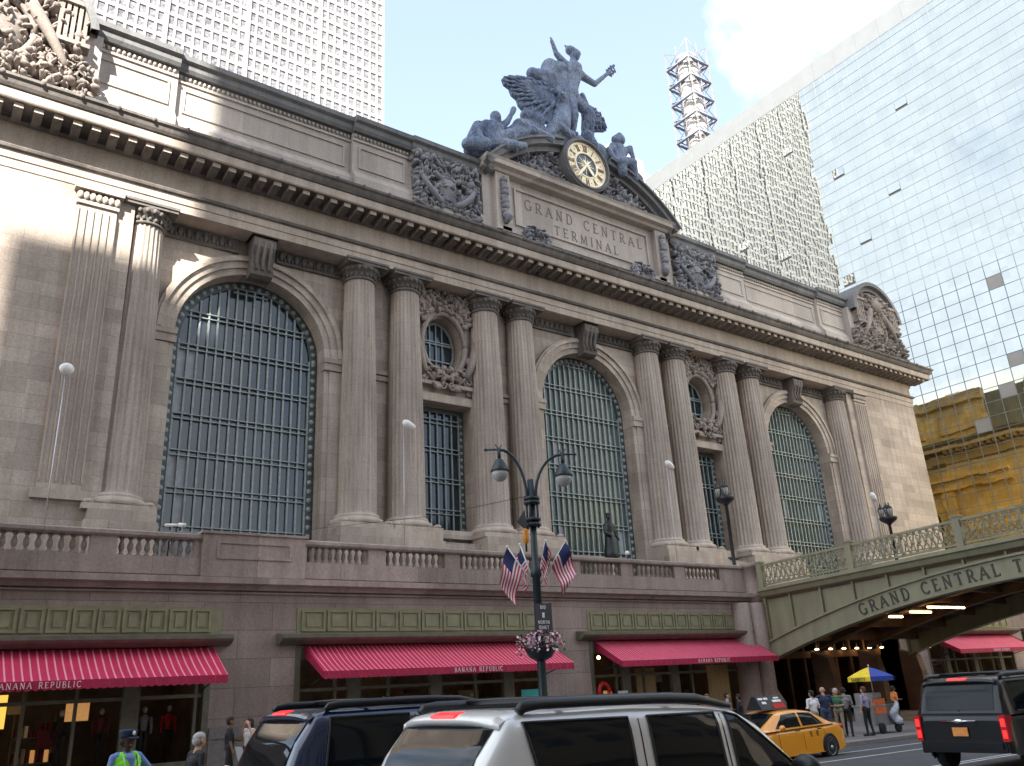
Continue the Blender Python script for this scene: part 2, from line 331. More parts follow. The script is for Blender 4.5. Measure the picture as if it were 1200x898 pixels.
# ------------------------------------------------------------------ stroke lettering with serifs
def _o(cx, cy, rx, ry, a0, a1, n=12): return [(cx+rx*math.cos(R(a0+(a1-a0)*i/n)), cy+ry*math.sin(R(a0+(a1-a0)*i/n))) for i in range(n+1)]
GL = {  # width, [(points, thick)], serif feet
 'A': (.8, [([(.06, 0), (.4, 1)], .6), ([(.4, 1), (.74, 0)], 1), ([(.18, .36), (.62, .36)], .5)], [(.06, 0), (.74, 0)]),
 'B': (.64, [([(.14, 0), (.14, 1)], 1), ([(.14, 1)]+_o(.34, .76, .2, .24, 90, -90)+[(.14, .52)], .7), ([(.14, .52)]+_o(.36, .26, .24, .26, 90, -90)+[(.14, 0)], .8)], [(.14, 0), (.14, 1)]),
 'C': (.76, [(_o(.44, .5, .36, .5, 42, 318, 16), .9)], []),
 'D': (.78, [([(.14, 0), (.14, 1)], 1), ([(.14, 1), (.3, 1)]+_o(.32, .5, .36, .5, 90, -90, 14)+[(.14, 0)], .8)], [(.14, 0), (.14, 1)]),
 'E': (.62, [([(.14, 0), (.14, 1)], 1), ([(.14, .98), (.54, .98), (.54, .86)], .6), ([(.14, .52), (.44, .52)], .6), ([(.14, .02), (.56, .02), (.56, .16)], .6)], [(.14, 0), (.14, 1)]),
 'G': (.82, [(_o(.44, .5, .36, .5, 42, 318, 16), .9), ([(.72, .02), (.72, .42)], .9), ([(.58, .42), (.82, .42)], .5)], []),
 'I': (.3, [([(.15, 0), (.15, 1)], 1)], [(.15, 0), (.15, 1)]),
 'L': (.6, [([(.14, 0), (.14, 1)], 1), ([(.14, .02), (.54, .02), (.54, .16)], .6)], [(.14, 0), (.14, 1)]),
 'M': (.94, [([(.12, 0), (.16, 1)], .6), ([(.16, 1), (.47, .08)], 1), ([(.47, .08), (.78, 1)], .6), ([(.78, 1), (.82, 0)], 1)], [(.12, 0), (.82, 0)]),
 'N': (.8, [([(.14, 0), (.14, 1)], .6), ([(.14, 1), (.66, 0)], 1), ([(.66, 0), (.66, 1)], .6)], [(.14, 0), (.66, 1), (.14, 1)]),
 'P': (.62, [([(.14, 0), (.14, 1)], 1), ([(.14, 1)]+_o(.34, .73, .22, .27, 90, -90)+[(.14, .46)], .8)], [(.14, 0), (.14, 1)]),
 'R': (.72, [([(.14, 0), (.14, 1)], 1), ([(.14, 1)]+_o(.34, .74, .22, .26, 90, -90)+[(.14, .48)], .8), ([(.34, .48), (.66, 0)], .9)], [(.14, 0), (.14, 1), (.66, 0)]),
 'S': (.56, [(_o(.28, .75, .2, .25, 30, 270, 10)+_o(.28, .25, .22, .25, 90, -150, 10), .9)], []),
 'T': (.7, [([(.35, 0), (.35, 1)], 1), ([(.06, .86), (.06, .98), (.64, .98), (.64, .86)], .6)], [(.35, 0)]),
 'U': (.76, [([(.14, 1), (.14, .3)]+_o(.38, .3, .24, .3, 180, 360)+[(.62, 1)], .8)], [(.14, 1), (.62, 1)]),
 'V': (.76, [([(.06, 1), (.38, 0)], 1), ([(.38, 0), (.70, 1)], .6)], [(.06, 1), (.70, 1)]),
 'X': (.7, [([(.06, 1), (.62, 0)], 1), ([(.62, 1), (.06, 0)], .6)], [(.06, 1), (.62, 1), (.06, 0), (.62, 0)]),
 'Y': (.72, [([(.06, 1), (.36, .48), (.36, 0)], 1), ([(.66, 1), (.36, .48)], .6)], [(.36, 0)]),
 'Q': (.8, [(_o(.4, .5, .34, .5, 0, 360, 20), .9), ([(.45, .2), (.75, -.1)], .8)], []),
 'O': (.8, [(_o(.4, .5, .34, .5, 0, 360, 20), .9)], []),
 'H': (.8, [([(.14, 0), (.14, 1)], 1), ([(.66, 0), (.66, 1)], 1), ([(.14, .52), (.66, .52)], .6)], [(.14, 0), (.14, 1), (.66, 0), (.66, 1)]),
 'W': (1.0, [([(.05, 1), (.27, 0)], 1), ([(.27, 0), (.5, .9)], .6), ([(.5, .9), (.72, 0)], 1), ([(.72, 0), (.95, 1)], .6)], [(.05, 1), (.95, 1)]),
 'K': (.7, [([(.14, 0), (.14, 1)], 1), ([(.14, .45), (.6, 1)], .6), ([(.3, .6), (.66, 0)], 1)], [(.14, 0), (.14, 1)]),
 'F': (.58, [([(.14, 0), (.14, 1)], 1), ([(.14, .98), (.54, .98)], .6), ([(.14, .52), (.44, .52)], .6)], [(.14, 0)]),
 '8': (.6, [(_o(.3, .76, .2, .24, 0, 360, 14), .9), (_o(.3, .26, .24, .26, 0, 360, 14), .9)], []),
 '5': (.56, [([(.5, .98), (.14, .98), (.12, .56)]+_o(.28, .3, .24, .3, 120, -140, 10), .9)], []),
 '2': (.56, [(_o(.28, .72, .2, .26, 170, -20, 8)+[(.08, .02), (.52, .02)], .9)], []),
 ' ': (.5, [], [])}
def glyph(mb, ch, put, h, wt=.13, dep=.03, mi=0, serif=True):
    """put(u,v,d) -> world point, u/v in letter heights times h"""
    wd, strokes, feet = GL[ch]; k = 0
    for pts, th in strokes:
        hw = wt*th*h/2; k += 1; d = dep*(1+.05*k); n = len(pts); L_ = []; R_ = []
        P = [Vector((p[0]*h, p[1]*h)) for p in pts]
        for i, p in enumerate(P):
            t = (P[min(i+1, n-1)]-P[max(i-1, 0)]); t.normalize(); nn = Vector((-t.y, t.x))
            L_.append(p+nn*hw); R_.append(p-nn*hw)
        v = [put(q.x, q.y, dd) for dd in (d, 0) for q in L_+R_]; f = []
        for i in range(n-1):
            f += [(i, i+1, n+i+1, n+i), (i, 2*n+i, 2*n+i+1, i+1), (n+i, n+i+1, 3*n+i+1, 3*n+i)]
        f += [(0, n, 3*n, 2*n), (n-1, 3*n-1, 4*n-1, 2*n-1)]
        mb.add(v, f, mi)
    if serif:
        for fx, fy in feet:
            k += 1; d = dep*(1+.05*k); a, b = (fx-.13)*h, (fx+.13)*h; c = fy*h-.03*h; e = fy*h+.03*h
            v = [put(x, y, dd) for dd in (d, 0) for x, y in ((a, c), (b, c), (b, e), (a, e))]
            mb.add(v, [(0, 1, 2, 3), (0, 4, 5, 1), (1, 5, 6, 2), (2, 6, 7, 3), (3, 7, 4, 0)], mi)
def text_width(t, h, sp): return sum(GL[c][0]*h+sp for c in t)-sp
def text_line(mb, t, o, ux, uz, nrm, h, sp=.1, **kw):
    o, ux, uz, nrm = map(Vector, (o, ux, uz, nrm)); x = 0
    for c in t:
        glyph(mb, c, lambda u, v, d, x=x: o+ux*(x+u)+uz*v+nrm*d, h, **kw); x += GL[c][0]*h+sp

# ------------------------------------------------------------------ carved relief: scrolls, leaves, swags
def relief(mb, inside, x0, x1, z0, z1, y, dep, n, seed, size=.35, mirror=True, scroll=6, mi=0):
    rnd = random.Random(seed); cx = (x0+x1)/2
    def put(px, pz, pd, r, rot):
        for sx in ((1, -1) if mirror else (1,)):
            qx = cx+sx*(px-cx)
            if inside(qx, pz): mb.ball((qx, y-pd, pz), r, mi, 6, 5, rot if sx > 0 else Matrix.Scale(-1, 3, Vector((1, 0, 0))) @ rot)
    i = 0; tries = 0
    while i < n and tries < n*8:
        tries += 1; px = rnd.uniform(cx if mirror else x0, x1); pz = rnd.uniform(z0, z1)
        if not inside(px, pz): continue
        i += 1; s_ = size*rnd.uniform(.45, 1.15)
        rot = Matrix.Rotation(rnd.uniform(0, 6.28), 3, 'Y') @ Matrix.Rotation(rnd.uniform(-.5, .5), 3, 'X')
        put(px, pz, rnd.uniform(.0, dep*.55), (s_, rnd.uniform(.35, .9)*dep*.6, s_*rnd.uniform(.3, .6)), rot)
    for j in range(scroll):
        for _ in range(60):
            px = rnd.uniform(cx if mirror else x0, x1); pz = rnd.uniform(z0, z1)
            if inside(px, pz): break
        r0 = size*rnd.uniform(.8, 1.6); a0 = rnd.uniform(0, 6.28); tw = rnd.choice((1, -1))
        for sx in ((1, -1) if mirror else (1,)):
            pts = []
            for k in range(15):
                a = a0+tw*k*.55; r = r0*(1-k/18); pts.append((cx+sx*(px+r*math.cos(a)-cx), y-dep*(.35+.03*k), pz+r*math.sin(a)))
            if inside(pts[-1][0], pts[-1][2]): mb.tube(pts, [size*.22*(1-k/30) for k in range(15)], 6, mi)

# ------------------------------------------------------------------ one continuous body out of tapered limbs
def limbs_mesh(name, caps, voxel, mats, smooth=2):
    """caps: (p0, r0, p1, r1, material name); union by voxel remesh, faces take the nearest limb's material"""
    mb = MB()
    for p0, r0, p1, r1, _ in caps:
        p0, p1 = Vector(p0), Vector(p1); d = p1-p0; L = d.length
        if L < 1e-4: mb.ball(p0, r0, 0, 10, 8); continue
        dn = d/L; pts = []; rs = []
        for a in (80, 50, 20): pts.append(p0-dn*r0*math.sin(R(a))); rs.append(r0*math.cos(R(a)))
        for t in (0, .5, 1): pts.append(p0+d*t); rs.append(r0+(r1-r0)*t)
        for a in (20, 50, 80): pts.append(p1+dn*r1*math.sin(R(a))); rs.append(r1*math.cos(R(a)))
        mb.tube(pts, rs, 10)
    tmp = mb.build(name+'_tmp', 'dark')
    rm = tmp.modifiers.new('r', 'REMESH'); rm.mode = 'VOXEL'; rm.voxel_size = voxel
    sm = tmp.modifiers.new('s', 'SMOOTH'); sm.iterations = smooth; sm.factor = .5
    dg = bpy.context.evaluated_depsgraph_get(); ev = tmp.evaluated_get(dg)
    me = bpy.data.meshes.new_from_object(ev, depsgraph=dg); me.name = name
    bpy.data.objects.remove(tmp, do_unlink=True)
    me.materials.clear()
    for q in mats: me.materials.append(M[q])
    n = len(me.polygons); c = np.empty(n*3); me.polygons.foreach_get('center', c); c = c.reshape(-1, 3)
    best = np.full(n, 1e9); idx = np.zeros(n, int)
    for p0, r0, p1, r1, q in caps:
        a = np.array(p0, float); b = np.array(p1, float); d = b-a; L2 = d @ d
        t = np.clip(((c-a) @ d)/L2, 0, 1) if L2 > 1e-8 else np.zeros(n)
        dist = np.linalg.norm(c-(a+t[:, None]*d), axis=1)-(r0+(r1-r0)*t)
        k = dist < best; best[k] = dist[k]; idx[k] = mats.index(q)
    me.polygons.foreach_set('material_index', idx.astype(np.int32)); me.polygons.foreach_set('use_smooth', np.ones(n, bool)); me.update()
    return me
# ================================================================== ground
def gx(x): return .010*(-min(max(x, -120), 120)-18)
def gy(y): return lerp(y, [(-60, .38), (-46, .32), (-33.0, 0), (-20, 0)])
def G(x, y): return gx(x)+gy(y)
def WALK(x): return gx(x)+.13
g = MB(); g.quad((-1500, -1500, -3), (1500, -1500, -3), (1500, 1500, -3), (-1500, 1500, -3))
tag(g.build('ground', 'asphalt'), kind='structure')
def sheet(name, m, ys, dz, xs=None, zf=G, kind='structure', sk=None):
    mb = MB(); xs = xs or list(range(-300, 301, 20)); n = len(ys)
    v = [(x, y, zf(x, y)+dz) for x in xs for y in ys]
    f = [(i*n+j, (i+1)*n+j, (i+1)*n+j+1, i*n+j+1) for i in range(len(xs)-1) for j in range(n-1)]
    mb.add(v, f)
    if sk:                                                # kerb face down to the road
        y = sk; mb.add([(x, y, zf(x, y)+dz) for x in xs]+[(x, y, G(x, y)-.3) for x in xs], [(i, i+1, len(xs)+i+1, len(xs)+i) for i in range(len(xs)-1)])
    return tag(mb.build(name, m), kind=kind)
sheet('road', 'asphalt', [-57, -54, -50, -46, -42, -38, -35, -33.0], 0)
sheet('sidewalk', 'pave', [-32.7, -30, -26, -20, 22], 0, zf=lambda x, y: WALK(x))
sheet('kerb', 'dadostone', [-33.0, -32.7], .002, zf=lambda x, y: WALK(x), sk=-33.0)
sheet('south_sidewalk', 'pave', [-75, -66, -57], 0, zf=lambda x, y: G(x, -57)+.13, sk=-57)
for y0, hw in ((-34.75, .055), (-36.35, .055)):
    sheet('lane_marking', 'paint', [y0-hw, y0+hw], .006, xs=list(range(-60, 60, 4)))
for y0 in (-39.9, -40.15): sheet('centre_line', 'paint', [y0-.05, y0+.05], .006, xs=list(range(-60, 60, 4)))

# ================================================================== terminal building
A1 = [-30.02, 0, 30.02]                               # arch axes
COLX = [-37.66, -22.39, -18.54, -11.12, -7.5, 7.5, 11.12, 18.54, 22.39, 37.66]
WY, GYY = .6, 1.75                                     # wall face, window plane
T = thing('terminal_building', 'limestone railway terminal with tall arched windows, fluted columns and a heavy cornice', 'station', (0, 0, 8))
HW, SPR = 5.15, 25.3
def arch_loop(cx, r=HW, zb=8.4): return [(cx-r, zb)]+[(cx+r*math.cos(R(180-180*i/40)), SPR+r*math.sin(R(180-180*i/40))) for i in range(41)]+[(cx+r, zb)]
def oval_loop(cx): return [(cx+1.75*math.cos(2*math.pi*i/32), 28.4+2.4*math.sin(2*math.pi*i/32)) for i in range(32)]
OV = [-14.83, 14.83]
def rect_loop(cx): return [(cx-2.35, 13.5), (cx-2.35, 23.4), (cx+2.35, 23.4), (cx+2.35, 13.5)]
wall = MB()
wall.plate([(-38.8, 7.0), (-38.8, 33.2), (38.8, 33.2), (38.8, 7.0)], [arch_loop(c) for c in A1]+[oval_loop(c) for c in OV]+[rect_loop(c) for c in OV], WY, 2.2)
for sx in (-1, 1):                                     # end piers
    x0, x1 = sorted((sx*38.6, sx*53.2)); wall.box(x0, x1, -1.15, 6, 7, 33.1)
    wall.box(min(sx*38.9, sx*53.35), max(sx*38.9, sx*53.35), -1.3, 6.1, 7, 13.35); wall.box(min(sx*38.8, sx*53.3), max(sx*38.8, sx*53.3), -1.24, 6.05, 13.35, 13.75)
for c in A1:                                           # impost string course, jamb strips and moulded archivolts
    for sx in (-1, 1):
        xi = c+sx*HW; xo = c+sx*6.45
        wall.box(min(xi, xo), max(xi, xo), .32, WY+.02, 8, 24.35); wall.box(min(xi+sx*.35, xo), max(xi+sx*.35, xo), .2, .34, 8, 24.3)
        wall.box(min(xi-sx*.06, xo+sx*.12), max(xi-sx*.06, xo+sx*.12), .10, WY+.03, 24.35, 25.2); wall.box(min(xi-sx*.1, xo+sx*.2), max(xi-sx*.1, xo+sx*.2), .0, WY+.04, 24.9, 25.25)
    for r0, r1, y in ((HW, 5.62, .34), (5.62, 6.1, .2), (6.1, 6.34, .02), (6.34, 6.52, .12)):
        n = 44; o = len(wall.v)
        v = [(c+r*math.cos(math.pi*i/n), yy, SPR+r*math.sin(math.pi*i/n)) for i in range(n+1) for r, yy in ((r0, WY+.01), (r0, y), (r1, y), (r1, WY+.01))]
        wall.add(v, [(4*i+k, 4*i+k+1, 4*i+k+5, 4*i+k+4) for i in range(n) for k in range(3)])
for xa, xb in ((-38.6, -36.6), (-23.5, -16.9), (-12.8, -6.6)):
    for sx in (1, -1):
        a_, b_ = sorted((sx*xa, sx*xb))
        for p, q in ((a_, b_),):
            wall.box(p, q, .42, WY+.02, 24.4, 24.75); wall.box(p, q, .34, WY+.03, 24.85, 25.2)
for c in OV:                                           # window surround, sill and panel under the oval
    for sx in (-1, 1): wall.box(min(c+sx*2.35, c+sx*3.0), max(c+sx*2.35, c+sx*3.0), .28, WY+.02, 13.5, 23.42)
    wall.box(c-3.0, c+3.0, .26, WY+.02, 23.43, 24.1); wall.box(c-3.3, c+3.3, .1, WY+.05, 24.75, 25.05)
    wall.box(c-3.1, c+3.1, -.1, 1.7, 12.9, 13.5)
wall.box(-53.2, -38, 6, 70, 7, 33.0); wall.box(38, 53.2, 6, 16, 7, 33.0)   # flanks behind
wall.build('wall', 'lime', T)
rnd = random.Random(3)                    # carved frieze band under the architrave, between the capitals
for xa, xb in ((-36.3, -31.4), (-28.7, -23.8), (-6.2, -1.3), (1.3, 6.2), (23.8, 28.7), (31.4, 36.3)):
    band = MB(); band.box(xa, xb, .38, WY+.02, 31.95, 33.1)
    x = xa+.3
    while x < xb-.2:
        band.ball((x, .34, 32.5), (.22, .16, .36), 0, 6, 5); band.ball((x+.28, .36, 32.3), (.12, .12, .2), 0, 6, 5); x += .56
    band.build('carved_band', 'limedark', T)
# --- keystones
for c in A1:
    k = MB(); P = [(.6, 33.05), (-.75, 33.05), (-.95, 32.75), (-.95, 32.2), (-.6, 31.7), (-.45, 31.0), (-.62, 30.55), (-.5, 30.2), (-.1, 30.05), (.6, 30.1)]
    k.prof(P, c-.78, c+.78); k.prof([(.6, 33.3), (-1.0, 33.3), (-1.0, 33.0), (.6, 33.0)], c-.95, c+.95)
    for sx in (-.45, 0, .45): k.tube([(c+sx, -.97, 32.6), (c+sx, -.8, 31.9), (c+sx, -.53, 31.2), (c+sx, -.7, 30.5)], .12, 6)
    k.build('keystone', 'limedark', T)
# --- windows
def muntins(mb, x0, x1, z0, z1, nx, rows, y, clip=None, t=.115, d=.16):
    cw = (x1-x0)/nx
    for i in range(nx+1):
        x = x0+cw*i; top = z1
        if clip: top = min(z1, clip(x))
        if top > z0+.2: mb.box(x-t/2, x+t/2, y-d, y, z0, top)
    for z in rows:
        for dz in (-.17, .17):
            xa, xb = x0, x1
            if clip and z > SPR:
                h = math.sqrt(max(0, (x1-x0)**2/4-(z-SPR)**2)); xa, xb = (x0+x1)/2-h, (x0+x1)/2+h
            mb.box(xa, xb, y-d-.05, y-.01, z+dz-.035, z+dz+.035)
for i, c in enumerate(A1):
    gmb = MB(); gmb.plate(arch_loop(c, HW-.02), [], GYY)
    gl = gmb.build('arched_window', 'glassgreen' if i else 'glass', T)
    f = MB(); ri = HW-.62
    muntins(f, c-ri, c+ri, 8.4, SPR+ri, 15, [10.3+2.42*k for k in range(9)], GYY-.02, lambda x, c=c, ri=ri: SPR+math.sqrt(max(0, ri*ri-(x-c)**2)))
    f.build('muntins', 'bars', gl)
    b = MB(); n = 40                                   # ornamental border with bosses
    outer = arch_loop(c, HW-.01); inner = arch_loop(c, ri)
    b.plate(outer, [inner[::-1]], GYY-.14, GYY-.03)
    for z in np.arange(9, SPR, .62):
        for sx in (-1, 1): b.ball((c+sx*(HW-.31), GYY-.15, z), (.19, .1, .19), 1, 8, 5)
    for k in range(27):
        a = math.pi*k/26; b.ball((c+(HW-.31)*math.cos(a), GYY-.15, SPR+(HW-.31)*math.sin(a)), (.19, .1, .19), 1, 8, 5)
    b.build('border', ['barsdark', 'bars'], gl)
    rr = random.Random(50+i)                # blinds drawn in a few lights
    for kx, kz in {(rr.choice((1, 2, 3, 12, 13)) if i else rr.choice((0, 0, 1, 1, 2)), rr.randrange(0, 6)) for q in range(3 if i else 10)}:
        x = c-ri+2*ri/15*kx
        bl = MB(); bl.box(x+.06, x+2*ri/15-.06, GYY-.02, GYY-.01, 10.5+2.42*kz, 12.5+2.42*kz); bl.build('blind', 'blind', gl)
for c in OV:
    gmb = MB(); gmb.plate(oval_loop(c), [], GYY); gl = gmb.build('oval_window', 'glass', T)
    f = MB()
    for dx in (-.58, 0, .58):
        h = 2.4*math.sqrt(1-(dx/1.75)**2); f.box(c+dx-.05, c+dx+.05, GYY-.16, GYY-.02, 28.4-h, 28.4+h)
    for dz in (-1.0, 0.45, .65):
        h = 1.75*math.sqrt(1-(dz/2.4)**2); f.box(c-h, c+h, GYY-.2, GYY-.03, 28.4+dz-.05, 28.4+dz+.05)
    pts = [(c+1.62*math.cos(2*math.pi*i/32), GYY-.12, 28.4+2.27*math.sin(2*math.pi*i/32)) for i in range(33)]; f.tube(pts, .13, 6)
    f.build('muntins', 'bars', gl)
    gmb = MB(); gmb.plate(rect_loop(c), [], GYY); gl = gmb.build('tall_window', 'glass', T)
    f = MB(); muntins(f, c-2.0, c+1.9, 13.5, 23.0, 6, [15.2, 17.6, 20.0, 22.3], GYY-.02)
    f.build('muntins', 'bars', gl)
    f = MB(); f.plate(rect_loop(c), [[(c-1.95, 13.6), (c+1.9, 13.6), (c+1.9, 23.0), (c-1.95, 23.0)]], GYY-.15, GYY-.03)
    for z in np.arange(13.9, 23, .55):
        for sx in (-1, 1): f.ball((c+sx*2.12, GYY-.16, z), (.16, .1, .16), 1, 6, 5)
    f.build('border', ['barsdark', 'bars'], gl)
    cv = MB()                                          # wreath and garlands round the oval
    pts = [(c+2.0*math.cos(2*math.pi*i/40), .42, 28.4+2.68*math.sin(2*math.pi*i/40)) for i in range(41)]; cv.tube(pts, .24, 8)
    el = lambda x, z, c=c: ((x-c)/2.2)**2+((z-28.4)/2.85)**2 > 1 and abs(x-c) < 3.0 and 25.1 < z < 32.9
    top = lambda x, z, el=el, c=c: el(x, z) and (z > 30.2 or z < 27.6)
    relief(cv, top, c-3.0, c+3.0, 25.2, 32.9, .42, .55, 150, 17, .42, scroll=9)
    relief(cv, lambda x, z, c=c: abs(x-c) < 1.2 and 24.5 < z < 26.2, c-1.2, c+1.2, 24.5, 26.2, .3, .7, 26, 5, .4, scroll=2)
    for sx in (-1, 1): cv.tube([(c+sx*(2.75-.9*t*t), .2-.25*math.sin(t*3), 29.3-3.6*t) for t in [k/9 for k in range(10)]], [.22+.14*math.sin(k/9*3.14) for k in range(10)], 7)
    cv.build('carved_wreath', 'carved', T)
# --- columns
def shaft():
    mb = MB(); nf = 24; per = 6; rings = [(13.95, 1.44), (14.2, 1.40), (17, 1.385), (21, 1.34), (25, 1.26), (29, 1.17), (31.45, 1.12), (31.6, 1.10)]
    n = nf*per; v = []
    for z, r in rings:
        fl = 0 if z in (13.95, 31.6) else 1
        for i in range(n):
            u = (i % per)/per; dpt = .085*r*math.sin(math.pi*min(1, max(0, (u-.14)/.86)))*fl
            a = 2*math.pi*i/n; v.append(((r-dpt)*math.cos(a), (r-dpt)*math.sin(a), z))
    mb.add(v, [(j*n+i, j*n+(i+1) % n, (j+1)*n+(i+1) % n, (j+1)*n+i) for j in range(len(rings)-1) for i in range(n)], 0, True)
    return mb
def shift(mb, dx, dy=0): mb.v = [(p[0]+dx, p[1]+dy, p[2]) for p in mb.v]; return mb
sh = shift(shaft(), COLX[0]).build('column', 'column', T)
cap = MB(); cap.lathe([(1.12, 31.55), (1.24, 31.62), (1.24, 31.72), (1.13, 31.8), (1.13, 32.1), (1.3, 32.2), (1.5, 32.55), (1.5, 32.62)], n=32)
for i in range(20):
    a = 2*math.pi*i/20; cap.ball((1.2*math.cos(a), 1.2*math.sin(a), 31.95), (.12, .12, .16), 0, 6, 5); cap.ball((1.42*math.cos(a+.15), 1.42*math.sin(a+.15), 32.42), (.15, .15, .2), 0, 6, 5)
cap.box(-1.62, 1.62, -1.5, 1.5, 32.62, 32.82); cap.box(-1.7, 1.7, -1.58, 1.58, 32.82, 32.99)
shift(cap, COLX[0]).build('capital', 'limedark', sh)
bs = MB(); bs.lathe([(1.44, 14.0), (1.56, 13.95), (1.6, 13.85), (1.56, 13.78), (1.62, 13.72), (1.84, 13.62), (1.9, 13.45), (1.84, 13.28), (1.7, 13.24)], n=36)
bs.box(-1.95, 1.95, -1.85, 1.5, 12.9, 13.24)
for sx in (-1, 1): bs.ball((sx*1.6, -1.6, 13.35), (.3, .3, .17), 0, 7, 5)
shift(bs, COLX[0]).build('base', 'limeplain', sh)
for x in COLX[1:]: copy_part(sh, T, (x-COLX[0], 0, 0))
# flat fluted pilasters on the end piers
for s0 in (-40.75, 40.75):
    pl = MB(); x0 = s0-1.1
    pl.box(x0, x0+2.2, -1.36, -1.1, 13.9, 31.7)
    for k in range(6): pl.box(x0+.02+k*.42, x0+.10+k*.42, -1.45, -1.35, 14.3, 31.4)
    pl.box(x0-.25, x0+2.45, -1.6, -1.1, 13.35, 13.9); pl.box(x0-.1, x0+2.3, -1.5, -1.1, 31.7, 31.95); pl.box(x0-.3, x0+2.5, -1.75, -1.1, 32.6, 33.0)
    for k in range(7): pl.ball((x0+.05+k*.35, -1.5, 32.25), (.2, .16, .32), 0, 6, 5)
    pl.build('pilaster', 'limeplain', T)
# pedestal blocks under the column pairs
for a_, b_ in ((-24.5, -16.6), (-13.1, -5.4), (5.4, 13.1), (16.6, 24.5), (-39.4, -35.6), (35.6, 39.4)):
    pd = MB(); pd.box(a_, b_, -2.1, .5, 7, 12.3); pd.box(a_+.12, b_-.12, -2.0, .52, 12.3, 12.9); pd.build('pedestal', 'lime', T)
for a_, b_ in ((-16.6, -13.1), (13.1, 16.6)):
    pd = MB(); pd.box(a_, b_, -1.2, .55, 7, 12.4); pd.build('pedestal', 'lime', T)
# --- entablature, returning along both flanks
def ring_profile(mb, prof, x0, x1, yf, yb, mi=0):
    """profile [(out, z)] run along the front (y=yf-out) and mitred back along the flanks"""
    n = len(prof); v = []
    for px, py, ox, oy in ((x0, yb, -1, 0), (x0, yf, -1, -1), (x1, yf, 1, -1), (x1, yb, 1, 0)):
        v += [(px+ox*o, py+oy*o, z) for o, z in prof]
    mb.add(v, [(k*n+i, k*n+i+1, (k+1)*n+i+1, (k+1)*n+i) for k in range(3) for i in range(n-1)], mi)
XE, YE = 53.2, -1.15
en = MB(); ring_profile(en, [(-1.6, 33.0), (.05, 33.0), (.05, 33.58), (.12, 33.6), (.12, 34.15)], -XE, XE, YE, 70)
ring_profile(en, [(0, 34.55), (0, 36.05)], -XE, XE, YE, 70)
ring_profile(en, [(1.8, 36.42), (1.95, 36.42), (2.0, 36.5), (2.0, 37.05), (1.9, 37.06)], -XE, XE, YE, 70)
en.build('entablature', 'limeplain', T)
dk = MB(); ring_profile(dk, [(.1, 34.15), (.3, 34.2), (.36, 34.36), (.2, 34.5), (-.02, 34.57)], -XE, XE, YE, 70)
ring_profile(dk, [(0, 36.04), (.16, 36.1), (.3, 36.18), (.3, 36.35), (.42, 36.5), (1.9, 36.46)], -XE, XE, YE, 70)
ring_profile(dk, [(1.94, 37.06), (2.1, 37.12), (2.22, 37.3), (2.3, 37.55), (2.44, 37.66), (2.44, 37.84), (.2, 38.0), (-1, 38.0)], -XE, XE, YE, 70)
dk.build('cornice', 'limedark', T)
mo = MB(); x = -XE-1.0                                 # modillion blocks under the cornice
while x < XE+1.1:
    mo.prof([(YE-.3, 35.95), (YE-1.2, 36.02), (YE-1.45, 36.08), (YE-1.72, 36.1), (YE-1.72, 36.42), (YE-.3, 36.44)], x-.25, x+.25); mo.m[-8:-5] = [1]*3; x += 1.05  # undersides take the dark stone, their shade put into the colour
y = YE+.9
while y < 16:
    for sx in (-1, 1): mo.box(min(sx*(XE+.3), sx*(XE+1.7)), max(sx*(XE+.3), sx*(XE+1.7)), y-.27, y+.27, 36.08, 36.44)
    y += 1.05
mo.build('modillions', ['limeplain', 'limedark'], T)
lh = MB(); x = -XE
while x < XE:                                          # row of carved stops along the gutter
    lh.ball((x, YE-2.42, 37.75), (.16, .14, .2), 0, 6, 5); x += 2.1
lh.build('gutter_stops', 'limedark', T)
# --- attic
def attic(x0, x1, yf, panel=True):
    at = MB(); cp = MB()
    at.box(x0, x1, yf, 8, 37.9, 44.5); at.box(x0+.004, x1-.004, yf-.55, yf+.1, 37.9, 39.95)
    at.prof([(yf-.5, 39.95), (yf-.5, 40.2), (yf-.05, 40.9), (yf+.1, 40.9), (yf+.1, 39.95)], x0+.006, x1-.006)
    at.box(x0+.002, x1-.002, yf-.12, yf+.1, 43.75, 43.95)
    if panel:
        t = .16
        for q in ((x0+.5, x1-.5, 41.3, 41.3+t), (x0+.5, x1-.5, 43.3-t, 43.3), (x0+.5, x0+.5+t, 41.3+t, 43.3-t), (x1-.5-t, x1-.5, 41.3+t, 43.3-t)): at.box(q[0], q[1], yf-.1, yf+.05, q[2], q[3])
    xx = x0+.12
    while xx < x1-.2: at.ball((xx+.1, yf-.08, 44.22), (.13, .12, .19), 0, 6, 4); xx += .33
    cp.prof([(yf+2, 44.5), (yf-.35, 44.5), (yf-.5, 44.75), (yf-.5, 45.15), (yf-.75, 45.3), (yf-.75, 45.7), (yf+.4, 46.05), (yf+2, 46.05)], x0-.01, x1+.01)
    at.build('attic_wall', 'attic', T); cp.build('coping', 'coping', T)
SEG = [(-42.6, -36.8, -.75), (-36.8, -23.5, -.35), (-23.5, -18.4, -.75), (18.4, 23.5, -.75), (23.5, 36.8, -.35), (36.8, 42.6, -.75)]
for s0 in SEG: attic(*s0)
attic(-18.4, -11.6, -.9, False); attic(11.6, 18.4, -.9, False)
at = MB(); at.box(-52.6, 52.6, 1.0, 60, 37.95, 44.9); at.build('roof', 'coping', T)
